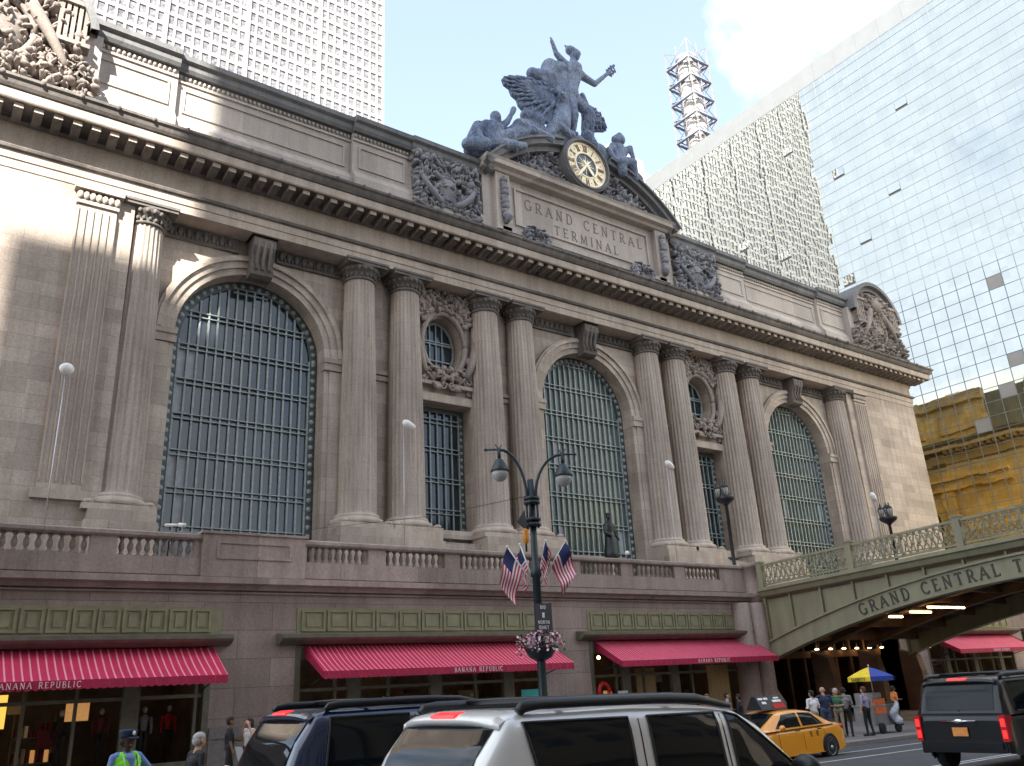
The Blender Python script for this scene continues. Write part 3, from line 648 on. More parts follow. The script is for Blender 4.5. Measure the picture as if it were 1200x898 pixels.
for s0 in (-15.2, 15.0):
    cv = MB()
    relief(cv, lambda x, z, s0=s0: abs(x-s0) < 3.15 and 39.3 < z < 44.5, s0-3.1, s0+3.1, 39.4, 44.5, -.9, 1.1, 210, 29, .45, scroll=12)
    cv.ball((s0, -1.2, 41.8), (1.0, .5, 1.35), 0, 14, 10)
    for sx in (-1, 1): cv.tube([(s0+sx*(.5+2.4*t), -1.3-.5*math.sin(3*t), 40.2+2.6*t*t) for t in [k/8 for k in range(9)]], [.34-.02*k for k in range(9)], 8)
    cv.build('carved_panel', 'carvedblue', T)
# --- corner cartouches under curved hoods
for s0, nm in ((-47.4, 0), (47.4, 1)):
    hd = MB(); at2 = arc(s0, 43.6, 4.6, 12, 168, 22, 4.6); n = len(at2)
    for r0, r1, yf in ((4.2, 4.75, -2.0), (4.75, 5.25, -2.5)):
        v = [(s0+r*math.cos(R(8+164*i/24)), yy, 43.2+r*math.sin(R(8+164*i/24))) for i in range(25) for r, yy in ((r0, .6), (r0, yf), (r1, yf), (r1, .6))]
        hd.add(v, [(4*i+k, 4*i+k+1, 4*i+k+5, 4*i+k+4) for i in range(24) for k in range(3)], 0)
    hd.plate([(s0-4.3, 37.9)]+[(s0-4.3, 43.2)]+arc(s0, 43.2, 4.3, 180, 0, 20)[1:]+[(s0+4.3, 37.9)], [], -1.0, 2, 1)
    hd.box(s0-5.6, s0+5.6, -1.9, 1, 37.85, 39.1, 1)
    for sx in (-1, 1):
        hd.box(s0+sx*4.9-.7, s0+sx*4.9+.7, -1.6, 1.5, 39, 44.2, 1)
    hd.build('cartouche_hood', ['coping', 'attic'], T)
    cv = MB()
    relief(cv, lambda x, z, s0=s0: ((x-s0)/4.5)**2+((z-42.6)/4.4)**2 < 1.1 and z > 39, s0-4.4, s0+4.4, 39, 46.9, -1.0, 1.7, 420, 41, .42, scroll=16)
    cv.ball((s0, -1.6, 42.2), (1.5, .7, 1.9), 0, 16, 10); cv.tube([(s0+1.75*math.cos(a), -1.9, 42.2+2.15*math.sin(a)) for a in [k*.35 for k in range(19)]], .24, 8)
    cv.ball((s0, -2.2, 45.2), (.8, .7, .9), 0, 12, 8)
    for sx in (-1, 1):
        cv.tube([(s0+sx*(1.2+2.6*t), -1.9-.4*math.sin(3*t), 44.6-4.2*t) for t in [k/9 for k in range(10)]], [.5-.03*k for k in range(10)], 8)
        for k in range(5): cv.box(s0+sx*3.7-.85+.36*k, s0+sx*3.7-.62+.36*k, -2.3, -1.4, 42.6, 45.4)
        cv.box(s0+sx*3.7-1.0, s0+sx*3.7+1.1, -2.4, -1.4, 42.3, 42.6); cv.box(s0+sx*3.7-1.0, s0+sx*3.7+1.1, -2.45, -1.4, 45.4, 45.75)
        relief(cv, lambda x, z, sx=sx, s0=s0: abs(x-s0-sx*4.6) < .9 and 38.2 < z < 41.5, s0+sx*4.6-.9, s0+sx*4.6+.9, 38.3, 41.5, -1.6, 1.0, 60, 6, .36, mirror=False, scroll=4)
    cv.build('carved_cartouche', 'carved', T)
# --- centre block: inscription, broken segmental pediment
cb = MB()
cb.box(-10.6, 10.6, -1.2, 6, 37.9, 45.1)
cb.box(-11.3, 11.3, -1.6, 5.9, 37.92, 39.3); cb.box(-9.9, 9.9, -1.75, -1.1, 39.3, 39.7)
for sx in (-1, 1):
    cb.box(sx*9.7-.75, sx*9.7+.75, -1.75, -1, 39.35, 45.0); cb.box(sx*11.0-.5, sx*11.0+.5, -1.15, 3, 39.3, 45.05)
t = .18
for q in ((-8.2, 8.2, 40.5, 40.5+t), (-8.2, 8.2, 44.3-t, 44.3), (-8.2, -8.2+t, 40.5+t, 44.3-t), (8.2-t, 8.2, 40.5+t, 44.3-t)): cb.box(q[0], q[1], -1.38, -1.15, q[2], q[3])
cb.prof([(-1.1, 45.0), (-1.9, 45.05), (-2.05, 45.3), (-2.5, 45.4), (-2.55, 45.75), (-2.7, 45.95), (-1.0, 46.05), (5, 46.05), (5, 45.0)], -11.9, 11.9)
RA = 15.2; ZC = 50.6-RA
an = math.degrees(math.asin(11.6/RA))
cb.plate([(-11.4, 45.9)]+[(RA*.985*math.sin(R(-an+2*an*i/30)), ZC+RA*.985*math.cos(R(-an+2*an*i/30))) for i in range(31)]+[(11.4, 45.9)], [], -1.0, 5)
cb.build('inscription_block', 'attic', T)
for a0, a1 in ((-an, -11), (11, an)):
    n = 14; pa = MB()
    for r0, r1, yf in ((RA-.75, RA-.25, -2.0), (RA-.25, RA+.25, -2.55), (RA+.25, RA+.45, -2.85)):
        v = []
        for i in range(n+1):
            a_ = R(a0+(a1-a0)*i/n)
            for r, yy in ((r0, -.6), (r0, yf), (r1, yf), (r1, 3)): v.append((r*math.sin(a_), yy, ZC+r*math.cos(a_)))
        pa.add(v, [(4*i+k, 4*i+k+1, 4*i+k+5, 4*i+k+4) for i in range(n) for k in range(3)]+[(0, 1, 2, 3), (4*n, 4*n+1, 4*n+2, 4*n+3)])
    pa.build('curved_pediment', 'coping', T)
cv = MB()
relief(cv, lambda x, z: abs(x) < 9.6 and z > 46.1 and math.hypot(x, z-ZC) < RA-.9 and math.hypot(x, z-48.8) > 2.9, -9.6, 9.6, 46.1, 50.5, -1.0, 1.2, 210, 77, .45, scroll=14)
for sx in (-1, 1):
    for k in range(9): cv.ball((sx*9.7, -2.0+.1*math.sin(k*2), 40.6+k*.45), (.42-.02*abs(k-4), .35, .34), 0, 8, 6)
    cv.tube([(sx*9.7, -1.9, 39.9), (sx*9.5, -2.2, 40.4), (sx*9.7, -2.0, 41)], [.2, .4, .2], 8)
    relief(cv, lambda x, z, sx=sx: ((x-sx*6.4)/1.5)**2+((z-39.5)/.95)**2 < 1, sx*6.4-1.5, sx*6.4+1.5, 38.6, 40.4, -1.7, .9, 40, 9, .35, scroll=3)
cv.build('carved_foliage', 'carvedblue', T)
lt = MB()
for t_, z, h, sp in (('GRAND CENTRAL', 42.55, 1.0, .42), ('TERMINAL', 40.95, .92, .40)):
    wd = text_width(t_, h, sp); text_line(lt, t_, (-wd/2+.2, -1.21, z), (1, 0, 0), (0, 0, 1), (0, -1, 0), h, sp, wt=.12, dep=.02)
lt.build('inscription', 'inscription', T)
# --- flank towards the glass tower, golden light in its stone colour: recessed bays, cornice already returned
fl = MB(); fp = MB(); fg = MB()
for y0 in (16, 31, 46):
    fl.plate([(y0, 7), (y0, 33), (y0+15, 33), (y0+15, 7)], [[(y0+3.4, 8.4)]+[(y0+7.5+4.1*math.cos(R(180-180*i/24)), 25+4.1*math.sin(R(180-180*i/24))) for i in range(25)]+[(y0+11.6, 8.4)]], 53.2, 52.0, axis='x')
    fg.plate([(y0+3.3, 8.4), (y0+3.3, 29.2), (y0+11.7, 29.2), (y0+11.7, 8.4)], [], 52.1, axis='x')
    for yy in (y0+1.2, y0+13.8): fl.box(53.1, 53.6, yy-.9, yy+.9, 8, 32.9)
    for k in range(1, 7): fg.box(52.1, 52.3, y0+3.4+k*1.17, y0+3.5+k*1.17, 8.4, 28.5, 1)
    for k in range(6): fg.box(52.1, 52.35, y0+3.4, y0+11.6, 10.5+3*k, 10.65+3*k, 1)
    for yy in (y0+4.2, y0+7.5, y0+10.8): fl.lathe([(.6, 8), (.6, 18), (.8, 18.5), (.5, 18.6)], (53.0, yy, 0), 12)
fl.box(53.15, 53.32, 6.2, 15.9, 7, 32.9); fl.box(53.25, 54.0, 6.4, 60, 7, 12.6)
fl.box(52.4, 53.0, 8.1, 60, 38.1, 44.2); fl.box(52.4, 53.5, 8.1, 60, 44.2, 45.9)
for k in range(5): fl.box(52.9, 53.25, 9+10*k, 16+10*k, 39.5, 43.5)
fl.box(53.3, 53.9, 6.4, 60, 29.9, 31.4); fl.box(53.3, 54.4, 6.4, 60, 31.4, 31.9); fl.box(38, 52.5, 60, 75, 7, 45); fl.box(53.1, 53.3, 61, 75, 7, 45)
fl.build('flank_wall', 'goldlitstone', T); fg.build('flank_window', ['glass', 'barsdark'], T)

# ================================================================== clock
CY = -.35
CK = thing('clock', 'round gilt clock with roman numerals set in the curved pediment', 'clock', (-.25, -2.2, 48.8))
c0 = (-.25, CY, 48.8)
def disc(mb, r0, r1, y, yb, mi=0, n=48):
    v = [(c0[0]+r*math.cos(2*math.pi*i/n), yy+CY, c0[2]+r*math.sin(2*math.pi*i/n)) for i in range(n) for r, yy in ((r0, yb), (r0, y), (r1, y), (r1, yb))]
    mb.add(v, [(4*i+k, 4*i+k+1, 4*((i+1) % n)+k+1, 4*((i+1) % n)+k) for i in range(n) for k in range(3)], mi)
m = MB(); disc(m, 2.42, 2.86, -2.35, -.9); disc(m, 2.52, 2.7, -2.5, -2.3); m.build('stone_rim', 'coping', CK)
m = MB(); m.plate([(c0[0]+2.43*math.cos(R(i*7.5)), c0[2]+2.43*math.sin(R(i*7.5))) for i in range(48)], [], -2.1+CY, -.9); m.build('dial', 'clockblue', CK)
m = MB(); disc(m, 1.32, 2.4, -2.16, -2.05); disc(m, 2.28, 2.42, -2.22, -2.1, 1); disc(m, 1.26, 1.39, -2.22, -2.1, 1)
m.build('chapter_ring', ['gold', 'goldbright'], CK)
m = MB()
NUM = ['XII', 'I', 'II', 'III', 'IV', 'V', 'VI', 'VII', 'VIII', 'IX', 'X', 'XI']
for i, q in enumerate(NUM):
    a = R(90-30*i); ur = Vector((math.cos(a), 0, math.sin(a))); ut = Vector((math.sin(a), 0, -math.cos(a))); h = .66
    ws = [GL[ch][0]*h*.62 for ch in q]; x = -sum(ws)/2
    for ch, wd in zip(q, ws):
        glyph(m, ch, lambda u, v, d, x=x: Vector(c0)+Vector((0, -2.17-d, 0))+ut*(x+u*.62)+ur*(1.51+v), h, wt=.2, dep=.03); x += wd
for i in range(12):
    a = R(90-30*i-15); m.ball((c0[0]+1.9*math.cos(a), -2.17+CY, c0[2]+1.9*math.sin(a)), (.05, .04, .05), 0, 6, 4)
m.build('numerals', 'numeral', CK)
m = MB()
for k in range(16):
    a = 2*math.pi*k/16; r = .85 if k % 2 else 1.3; da = .12
    m.add([(c0[0]+.3*math.cos(a-da*2), -2.13+CY, c0[2]+.3*math.sin(a-da*2)), (c0[0]+.3*math.cos(a+da*2), -2.13+CY, c0[2]+.3*math.sin(a+da*2)), (c0[0]+r*math.cos(a), -2.12+CY, c0[2]+r*math.sin(a))], [(0, 1, 2)])
m.ball((c0[0], -2.12+CY, c0[2]), (.32, .1, .32), 0, 12, 6); m.build('sun_rays', 'goldbright', CK)
def hand(L, ang, wd, y):
    m = MB(); a = R(ang); d = Vector((math.cos(a), 0, math.sin(a))); q = Vector((-d.z, 0, d.x)); o = Vector((c0[0], y+CY, c0[2]))
    for s0, p in ((0, 0), (1, -.06)):
        pass
    P = [o-d*.5-q*wd, o-d*.5+q*wd, o+d*L*.75+q*wd*1.4, o+d*L, o+d*L*.75-q*wd*1.4]
    m.add(P+[p+Vector((0, .05, 0)) for p in P], [(0, 1, 2, 3, 4), (5, 9, 8, 7, 6)]+[(i, (i+1) % 5, 5+(i+1) % 5, 5+i) for i in range(5)])
    return m
hand(2.15, -128, .09, -2.34).build('minute_hand', 'goldbright', CK)
hand(1.45, -50, .12, -2.28).build('hour_hand', 'goldbright', CK)
# ================================================================== terrace with shops in front of the station
TW = thing('terrace', 'pink granite terrace with shop bays and a balustrade along its top', 'terrace', (-20, -20, 0))
y0 = -20.0
tw = MB()
BAYS = [(-62, -37.45), (-34.35, -22.45), (-19.7, -8.75), (10.4, 22.6), (24.5, 36)]
edges = [-70]+[q for b in BAYS for q in b]+[55]
for i in range(0, len(edges), 2):
    a_, b_ = edges[i], edges[i+1]
    if a_ < -8 < b_:                                  # centre opening under the bridge
        tw.box(a_, -6.3, y0, -17, -1.5, 6.4); tw.box(7.2, b_, y0, -17, -1.5, 6.4)
    else: tw.box(a_, b_, y0, -17, -1.5, 6.4)
for a_, b_ in BAYS+[(-6.3, 7.2)]: tw.box(a_+.002, b_-.002, y0+.003, -17.003, 4.85, 6.398)
tw.box(-70, 55, -19.6, -9, 6.41, 7.3)
tw.build('wall', 'granite', TW)
tr = MB()
tr.prof([(y0+.3, 6.38), (y0-.2, 6.42), (y0-.28, 6.55), (y0-.52, 6.62), (y0-.52, 6.84), (y0+.1, 6.9), (y0+.1, 6.86), (y0-.02, 6.95), (y0-.02, 7.5), (y0+.4, 7.5)], -70, -6.6)
tr.prof([(y0+.3, 6.38), (y0-.2, 6.42), (y0-.52, 6.62), (y0-.52, 6.84), (y0-.02, 6.95), (y0-.02, 7.5), (y0+.4, 7.5)], 7.3, 55)
tr.box(-70, 55, y0-.1, -17.2, 6.3, 6.36)
tr.build('cornice', 'granitetrim', TW)
ba = MB()
SECS = [(-61.4, -58.6), (-57.6, -54.4), (-53.4, -50.2), (-49.2, -46), (-45.0, -41.85), (-41.0, -38.35), (-34.0, -31.3), (-30.5, -27.6), (-26.8, -24.0), (-23.2, -20.6), (-19.8, -17.1), (-16.3, -13.2), (-12.4, -9.6), (9.6, 12.4), (13.2, 16.3), (17.1, 19.8), (20.6, 23.2), (24, 26.8)]
prev = -70
for a_, b_ in SECS+[(55, 55)]:
    if prev < -8 < a_: ba.box(prev, -7.5, y0+.04, y0+.42, 7.5, 8.24); ba.box(7.5, a_, y0+.04, y0+.42, 7.5, 8.24)
    else: ba.box(prev, a_, y0+.04, y0+.42, 7.5, 8.24)
    prev = b_
for a_, b_ in ((-70, -6.7), (7.4, 55)): ba.prof([(y0+.46, 8.22), (y0-.02, 8.22), (y0-.08, 8.28), (y0-.08, 8.4), (y0-.02, 8.45), (y0+.46, 8.45)], a_, b_); ba.box(a_, b_, y0+.01, y0+.44, 7.49, 7.58)
ba.box(-38.1, -34.15, y0-.16, y0+.5, 6.9, 8.47); ba.box(-38.2, -34.05, y0-.22, y0+.55, 8.47, 8.56)   # projecting dado
for q in ((-37.6, -34.7, 7.55, 7.63), (-37.6, -34.7, 8.12, 8.2), (-37.6, -37.5, 7.63, 8.12), (-34.8, -34.7, 7.63, 8.12)): ba.box(q[0], q[1], y0-.2, y0-.1, q[2], q[3])
bo = ba.build('balustrade', 'granitetrim', TW)
b1 = MB(); b1.lathe([(.09, 7.58), (.09, 7.64), (.06, 7.66), (.05, 7.70), (.085, 7.78), (.105, 7.86), (.085, 7.97), (.05, 8.07), (.05, 8.12), (.08, 8.14), (.09, 8.22)], (SECS[4][0]+.18, y0+.22, 0), 10)
first = b1.build('baluster', 'granitetrim', bo); cnt = 0
for a_, b_ in SECS[3:14]:
    n = 9
    for k in range(n):
        x = a_+.18+(b_-a_-.36)*k/(n-1); d = x-(SECS[4][0]+.18)
        if abs(d) < 1e-6: continue
        q = first.copy(); COL.objects.link(q); q.parent = bo; q.location = (d, 0, 0)
rp = MB(); rp.lathe([(.62, 6.3), (.62, 6.6), (.72, 6.65), (.72, 6.9), (.55, 6.95), (.55, 8.25), (.64, 8.3), (.64, 8.5), (.5, 8.55)], (-7.05, y0-.1, 0), 20)
rp.lathe([(.98, -.6), (.98, 1.0), (.72, 1.5), (.62, 1.7), (.60, 6.3)], (-7.4, y0-.25, 0), 24); rp.lathe([(.9, -.6), (.9, .9), (.6, 1.5), (.56, 6.3)], (-8.5, y0-.1, 0), 20)
rp.build('end_pier', 'granitetrim', TW)
for xa, xb in ((-37.4, -34.4), (-22.4, -19.8)):
    dd = MB(); dd.box(xa, xb, y0-.09, y0+.1, 1.35, 1.72); dd.box(xa, xb, y0-.05, y0+.1, -.6, 1.35); dd.build('plinth', 'dadostone', TW)
def shopfront(a_, b_, seed, npan):
    rnd = random.Random(seed)
    pn = MB(); pa_ = max(a_, -50)+.15; w_ = (b_-pa_-.1)/npan
    pn.box(a_+.01, b_+.25, y0-.03, y0+.1, 4.84, 5.82)
    for k in range(npan):
        x0, x1 = pa_+w_*k, pa_+w_*(k+1)
        for q in ((x0+.04, x1-.04, 4.94, 5.02), (x0+.04, x1-.04, 5.66, 5.74), (x0+.04, x0+.13, 5.02, 5.66), (x1-.13, x1-.04, 5.02, 5.66)): pn.box(q[0], q[1], y0-.085, y0-.02, q[2], q[3])
        pn.box(x0+.24, x1-.24, y0-.06, y0-.02, 5.12, 5.56)
    pn.build('transom_panels', 'panelgreen', TW)
    lg = MB(); lg.prof([(y0+.2, 4.42), (y0-.25, 4.46), (y0-.55, 4.6), (y0-.62, 4.68), (y0-.62, 4.8), (y0-.1, 4.87), (y0+.2, 4.87)], a_-.75, b_+.55)
    lg.box(a_, a_+.22, y0-.02, y0+.3, -.6, 4.42); lg.box(b_-.22, b_, y0-.02, y0+.3, -.6, 4.42); lg.box(a_+.22, b_-.22, y0+.05, y0+.3, 3.9, 4.42)
    lg.build('ledge', 'ledge', TW)
    inr = MB(); inr.box(a_, b_, -15.0, -14.8, -1, 4.4); inr.box(a_, a_+.1, y0+.3, -15, -1, 4.4); inr.box(b_-.1, b_, y0+.3, -15, -1, 4.4); inr.box(a_, b_, y0+.3, -15, 4.3, 4.41); inr.box(a_, b_, y0+.3, -15, -.6, WALK(b_)+.02)
    n = 14
    for k in range(n):                                 # shelving, rails and folded stock
        x = a_+.5+(b_-a_-1.2)*rnd.random(); z = rnd.uniform(.3, 2.6); yy = rnd.uniform(y0+1.2, -15.6)
        inr.box(x, x+rnd.uniform(.3, 1.3), yy, yy+.4, z, z+rnd.uniform(.15, .7), rnd.choice((1, 2, 3, 3, 0, 0)))
    inr.build('shop_interior', ['shopwall', 'p_maroon', 'p_khaki', 'dark'], TW)
    gl = MB(); fr = MB(); x = a_+.22; k = 0
    while x < b_-.3:
        x1 = min(x+rnd.choice((1.5, 1.9, 2.3)), b_-.22)
        fr.box(x-.05, x+.05, y0+.12, y0+.26, WALK(b_)-.1, 3.9); x = x1
    fr.box(a_+.2, b_-.2, y0+.11, y0+.27, 2.75, 2.87); fr.box(a_+.2, b_-.2, y0+.1, y0+.28, -.6, WALK(b_)+.4)
    for k in range(3 if b_-a_ < 14 else 5):
        xx = a_+(b_-a_)*(k+.6)/(3.2 if b_-a_ < 14 else 5.2); fr.box(xx, xx+.55, y0+.08, y0+.29, -.6, 3.9)
    fr.build('shopfront_frame', 'ledge', TW)
    for k in range(2):
        x = max(a_, -46)+1+(b_-max(a_, -46)-2)*(k+.6*rnd.random())/4.2; z = rnd.uniform(1.2, 2.3); s_ = MB(); s_.box(x-.6, x+.7, -17.4, -17.1, .9, .95, 0); s_.box(x-.6, x+.7, -17.4, -17.1, 1.7, 1.75, 0); s_.box(x-.6, x-.55, -17.4, -17.1, .2, 2.5, 0); s_.box(x+.65, x+.7, -17.4, -17.1, .2, 2.5, 0)
        for q_ in range(9): xi = x-.5+.14*q_; s_.box(xi, xi+.1, -17.4, -17.15, 1.75, 1.75+rnd.uniform(.15, .5), rnd.choice((1, 2, 3, 4))); s_.box(xi, xi+.11, -17.4, -17.15, .95, .95+rnd.uniform(.15, .5), rnd.choice((1, 2, 3, 4)))
        s_.build('display_shelf', ['ledge', 'showcase', 'p_khaki', 'p_maroon', 'p_white'], TW)
    for k in range(7):
        x = a_+1+(b_-a_-2)*k/6.; s_ = MB(); s_.ball((x, -17.8, 3.6+.25*rnd.random()), .09, 0, 8, 6); s_.build('shop_lamp', 'lampwarm', TW)
for i, (a_, b_) in enumerate(BAYS[:4]): shopfront(a_, b_, 5+i, 16 if i == 0 else 11)
for x, yy, mt in ((-41.9, -18.9, 'p_black'), (-40.6, -18.5, 'p_maroon'), (-39.3, -18.9, 'p_grey'), (-38.3, -18.2, 'p_red'), (-31.5, -18.8, 'p_black'), (-29.9, -18.6, 'p_grey'), (-25.6, -18.7, 'p_navy'), (-14.6, -18.6, 'p_black'), (-12.6, -18.4, 'p_grey')):
    z0 = WALK(x)+.45; q = MB(); q.tube([(x, yy, z0+.95), (x, yy, z0+1.15), (x, yy, z0+1.38), (x, yy, z0+1.46), (x, yy, z0+1.5)], [.13, .15, .2, .12, .06], 10, flat=.6); q.ball((x, yy, z0+1.64), (.08, .09, .11), 1, 10, 8)
    for sx in (-1, 1): q.tube([(x+sx*.2, yy, z0+1.4), (x+sx*.25, yy, z0+1.1), (x+sx*.24, yy-.05, z0+.85)], [.06, .05, .035], 8); q.tube([(x+sx*.08, yy, z0+.95), (x+sx*.09, yy, z0+.5), (x+sx*.1, yy, z0)], [.09, .06, .045], 8, 2)
    q.build('mannequin', [mt, 'cream', 'dark'], TW)
ps = MB(); ps.box(-45.6, -43.6, y0+.5, y0+.56, 2.1, 3.1); ps.build('poster', 'poster', TW)
ps = MB(); ps.box(-41.9, -41.2, y0+.5, y0+.56, 2.2, 2.75); ps.build('poster', 'showcase', TW)
wr = MB(); pts = [(-19.0+.32*math.cos(a), y0-.05, 2.1+.38*math.sin(a)) for a in [k*.4 for k in range(17)]]; wr.tube(pts, .1, 8); wr.build('red_emblem', 'red', TW)
ws = MB(); ws.box(-18.1, -17.5, y0-.06, y0, 1.3, 2.1); ws.build('wall_notice', 'white', TW)
tq = MB(); tq.box(-23.8, -22.6, y0+.02, y0+.06, 1.6, 2.4); tq.build('teal_panel', 'teal', TW)
for xa, xb, q in ((-11.6, -10.0, .02), (-16.5, -15.2, .3)):
    pc = MB(); pc.box(xa, xb, y0+q, y0+q+.1, .1, 3.1); pc.box(xa+.12, xb-.12, y0+q-.03, y0+q, .3, 1.4); pc.box(xa+.12, xb-.12, y0+q-.03, y0+q, 1.6, 2.9); pc.build("timber_panel", "timber", TW)
ce = MB()                                              # passage under the bridge
ce.box(-6.3, 7.2, 5.0, 5.2, -1, 7); ce.box(-6.5, -6.3, -19.9, 5, -1, 7); ce.box(7.2, 7.4, -19.9, 5, -1, 7); ce.box(-6.3, 7.2, -19.9, 5, 5.6, 6.4)
for k in range(9): ce.box(-6.2+1.62*k, -6.0+1.62*k, -18.6, -18.4, -1, 4.6)
ce.box(-6.2, 7, -18.65, -18.35, 3.3, 3.7); ce.box(-6.2, 7, -18.65, -18.35, 4.5, 5.6)
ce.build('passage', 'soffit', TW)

# ------------------------------------------------------------------ awnings
def awning(x0, x1, label, text_x, st=.235):
    A = thing('awning', label, 'awning', ((x0+x1)/2, -20, 4.4), 'red shop awnings')
    yt, yf, zt, zf, zv = -19.95, -21.75, 4.42, 3.42, 3.13
    m = MB(); x = x0; k = 0
    while x < x1-1e-3:
        for wd, mi in ((st*.78, 0), (st*.22, 1)):
            xb = min(x+wd, x1); n = 6; v = []
            for i in range(n+1):
                t = i/n
                for xq in (x, xb): v.append((xq, yt+(yf-yt)*t, zt+(zf-zt)*t-math.sin(math.pi*t)*(.05+.014*math.sin(xq*3.1+t*3)+.010*math.sin(xq*8.7-t*5)+.02*math.sin(xq*.9))))
            m.add(v, [(2*i, 2*i+1, 2*i+3, 2*i+2) for i in range(n)], mi, True); x = xb
            if x >= x1-1e-3: break
    for xe in (x0, x1): m.add([(xe, yt, zt), (xe, yf, zf), (xe, yf, zv+.05), (xe, yt, zt-.4)], [(0, 1, 2, 3)], 2)
    m.build('canopy_cloth', ['canvas_red', 'canvas_light', 'canvas_dark'], A)
    m = MB(); x = x0; k = 0
    while x < x1-1e-3:                                 # scalloped valance
        xb = min(x+st, x1); a_ = .035 if k % 2 else 0
        m.add([(x, yf-.004, zf), (xb, yf-.004, zf), (xb, yf-.02-a_*.3, zv+.04), ((x+xb)/2, yf-.03, zv), (x, yf-.02-a_*.3, zv+.04)], [(0, 1, 2, 3, 4)], 0)
        m.add([(x, yf-.007, zf-.01), (x+.03, yf-.007, zf-.01), (x+.03, yf-.03, zv+.04), (x, yf-.03, zv+.04)], [(0, 1, 2, 3)], 1 if k % 2 else 0); x = xb; k += 1
    m.build('valance', ['canvas_dark', 'canvas_red'], A)
    m = MB(); h = .17; wd = text_width('BANANA REPUBLIC', h, .045)
    text_line(m, 'BANANA REPUBLIC', (text_x-wd/2, yf-.036, zv+.075), (1, 0, 0), (0, 0, 1), (0, -1, 0), h, .045, wt=.15, dep=.012)
    m.build('lettering', 'pinktext', A)
    m = MB()
    for xx in (x0+.3, x1-.3): m.tube([(xx, yf+.05, zf-.05), (xx, -19.97, 3.0)], .025, 6)
    m.tube([(x0, yf+.03, zf-.02), (x1, yf+.03, zf-.02)], .03, 6); m.build('arm', 'black', A)
awning(-55.0, -37.4, 'wide red striped awning at the end beside the yellow lit shop poster', -43.1)
awning(-33.95, -22.15, 'long red striped awning over the shop bay behind the flag decked lamp post', -27.2, .2)
awning(-19.3, -7.9, 'red awning over the shop bay next to the green bridge', -13.0, .17)
awning(11.3, 22.5, 'small red awning seen far back through the bridge arch', 17)

# ================================================================== viaduct bridge
BX0, BX1 = -7.0, 7.0
def zdeck(y): return 6.95+.042*max(0, min(-y-20.9, 60))*1.0 if -y < 37 else 6.95+.042*16.1+.004*(-y-37)
def zlow(y): return 6.02-2.75*((y+37.5)/16.6)**2*(1 if y > -54.1 else 1)
def zup(y): return 6.98-2.85*((y+37.5)/16.8)**2
V = thing('viaduct_bridge', 'olive green steel bridge with lettered arch carrying the roadway to the terrace', 'bridge', (0, -37, 7))
YS = [-20.7-33.6*i/48 for i in range(49)]
def rib(name, x, th, mt='bridge', up=0.):
    m = MB(); v = []
    for y in YS:
        for xx in (x-th/2, x+th/2): v += [(xx, y, zlow(y)+up), (xx, y, zup(y))]
    n = len(YS); f = []
    for i in range(n-1):
        a_, b_ = 4*i, 4*i+4; f += [(a_, b_, b_+1, a_+1), (a_+2, a_+3, b_+3, b_+2), (a_, a_+2, b_+2, b_), (a_+1, b_+1, b_+3, a_+3)]
    m.add(v, f+[(0, 1, 3, 2), (4*n-4, 4*n-2, 4*n-1, 4*n-3)])
    for y_a, y_b in zip(YS, YS[1:]):                  # edge flanges
        for zf_, t in ((zup, .1), (zlow, .07)):
            za, zb = [zf_(q)+(up if zf_ is zlow else 0) for q in (y_a, y_b)]
            m.add([(xx, yy, zz+dz) for yy, zz in ((y_a, za), (y_b, zb)) for xx in (x-th/2-.13, x+th/2+.13) for dz in (-t/2, t/2)], [(0, 1, 5, 4), (2, 6, 7, 3), (0, 4, 6, 2), (1, 3, 7, 5)])
    m.build(name, mt, V)
rib('arch_rib', BX0, .36); rib('arch_rib', BX1, .36)
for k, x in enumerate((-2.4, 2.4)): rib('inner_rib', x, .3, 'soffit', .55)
for x in (BX0+.06, BX1-.06):
    sp = MB(); v = []
    for y in YS: v += [(x, y, zup(y)-.05), (x, y, max(zdeck(y)-.05, zup(y)))]
    sp.add(v, [(2*i, 2*i+2, 2*i+3, 2*i+1) for i in range(len(YS)-1)])
    y = -22.5
    while y > -54:
        if zdeck(y)-zup(y) > .25: sp.box(x-.16, x+.02, y-.05, y+.05, zup(y), zdeck(y)-.1)
        y -= 1.95
    sp.box(x-.2, x+.1, -20.9, -20.72, 3.3, 6.9); sp.build('spandrel', 'bridge', V)
for x, sg in ((BX0, -1), (BX1, 1)):
    dk = MB(); v = []
    for y in YS+[-58]:
        z = zdeck(y); v += [(x+sg*.0, y, z-.42), (x+sg*.3, y, z-.34), (x+sg*.42, y, z-.12), (x+sg*.55, y, z-.06), (x+sg*.55, y, z+.12), (x-sg*.4, y, z+.14)]
    dk.add(v, [(6*i+k, 6*i+k+1, 6*i+k+7, 6*i+k+6) for i in range(len(YS)) for k in range(5)]); dk.build('fascia', 'bridge', V)
v = []; dm = MB()
for y in YS+[-60]: v += [(BX0, y, zdeck(y)-.5), (BX1, y, zdeck(y)-.5), (BX1, y, zdeck(y)+.05), (BX0, y, zdeck(y)+.05)]
dm.add(v, [(4*i+k, 4*i+(k+1) % 4, 4*i+(k+1) % 4+4, 4*i+k+4) for i in range(len(YS)) for k in range(4)])
y = -21.5
while y > -54: dm.box(BX0+.2, BX1-.2, y-.12, y+.12, zup(y)-.25, zdeck(y)-.5); y -= 1.95
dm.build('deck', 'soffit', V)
ab = MB(); ab.box(-6.4, 7.0, -22.0, -19.7, -1, 2.6)
ab = MB()
for x in (-2.4, 2.4, 7.0):
    ab = MB(); ab.prof([(-20.1, -1), (-21.5, -1), (-21.4, 2.2), (-21.2, 3.2), (-20.1, 3.6)], x-.3, x+.3); ab.build('pier', 'soffit', V)
fa = MB(); fa.box(-7.4, 7.4, -57, -54.2, -1, 7.6); fa.build('abutment', 'granite', V)
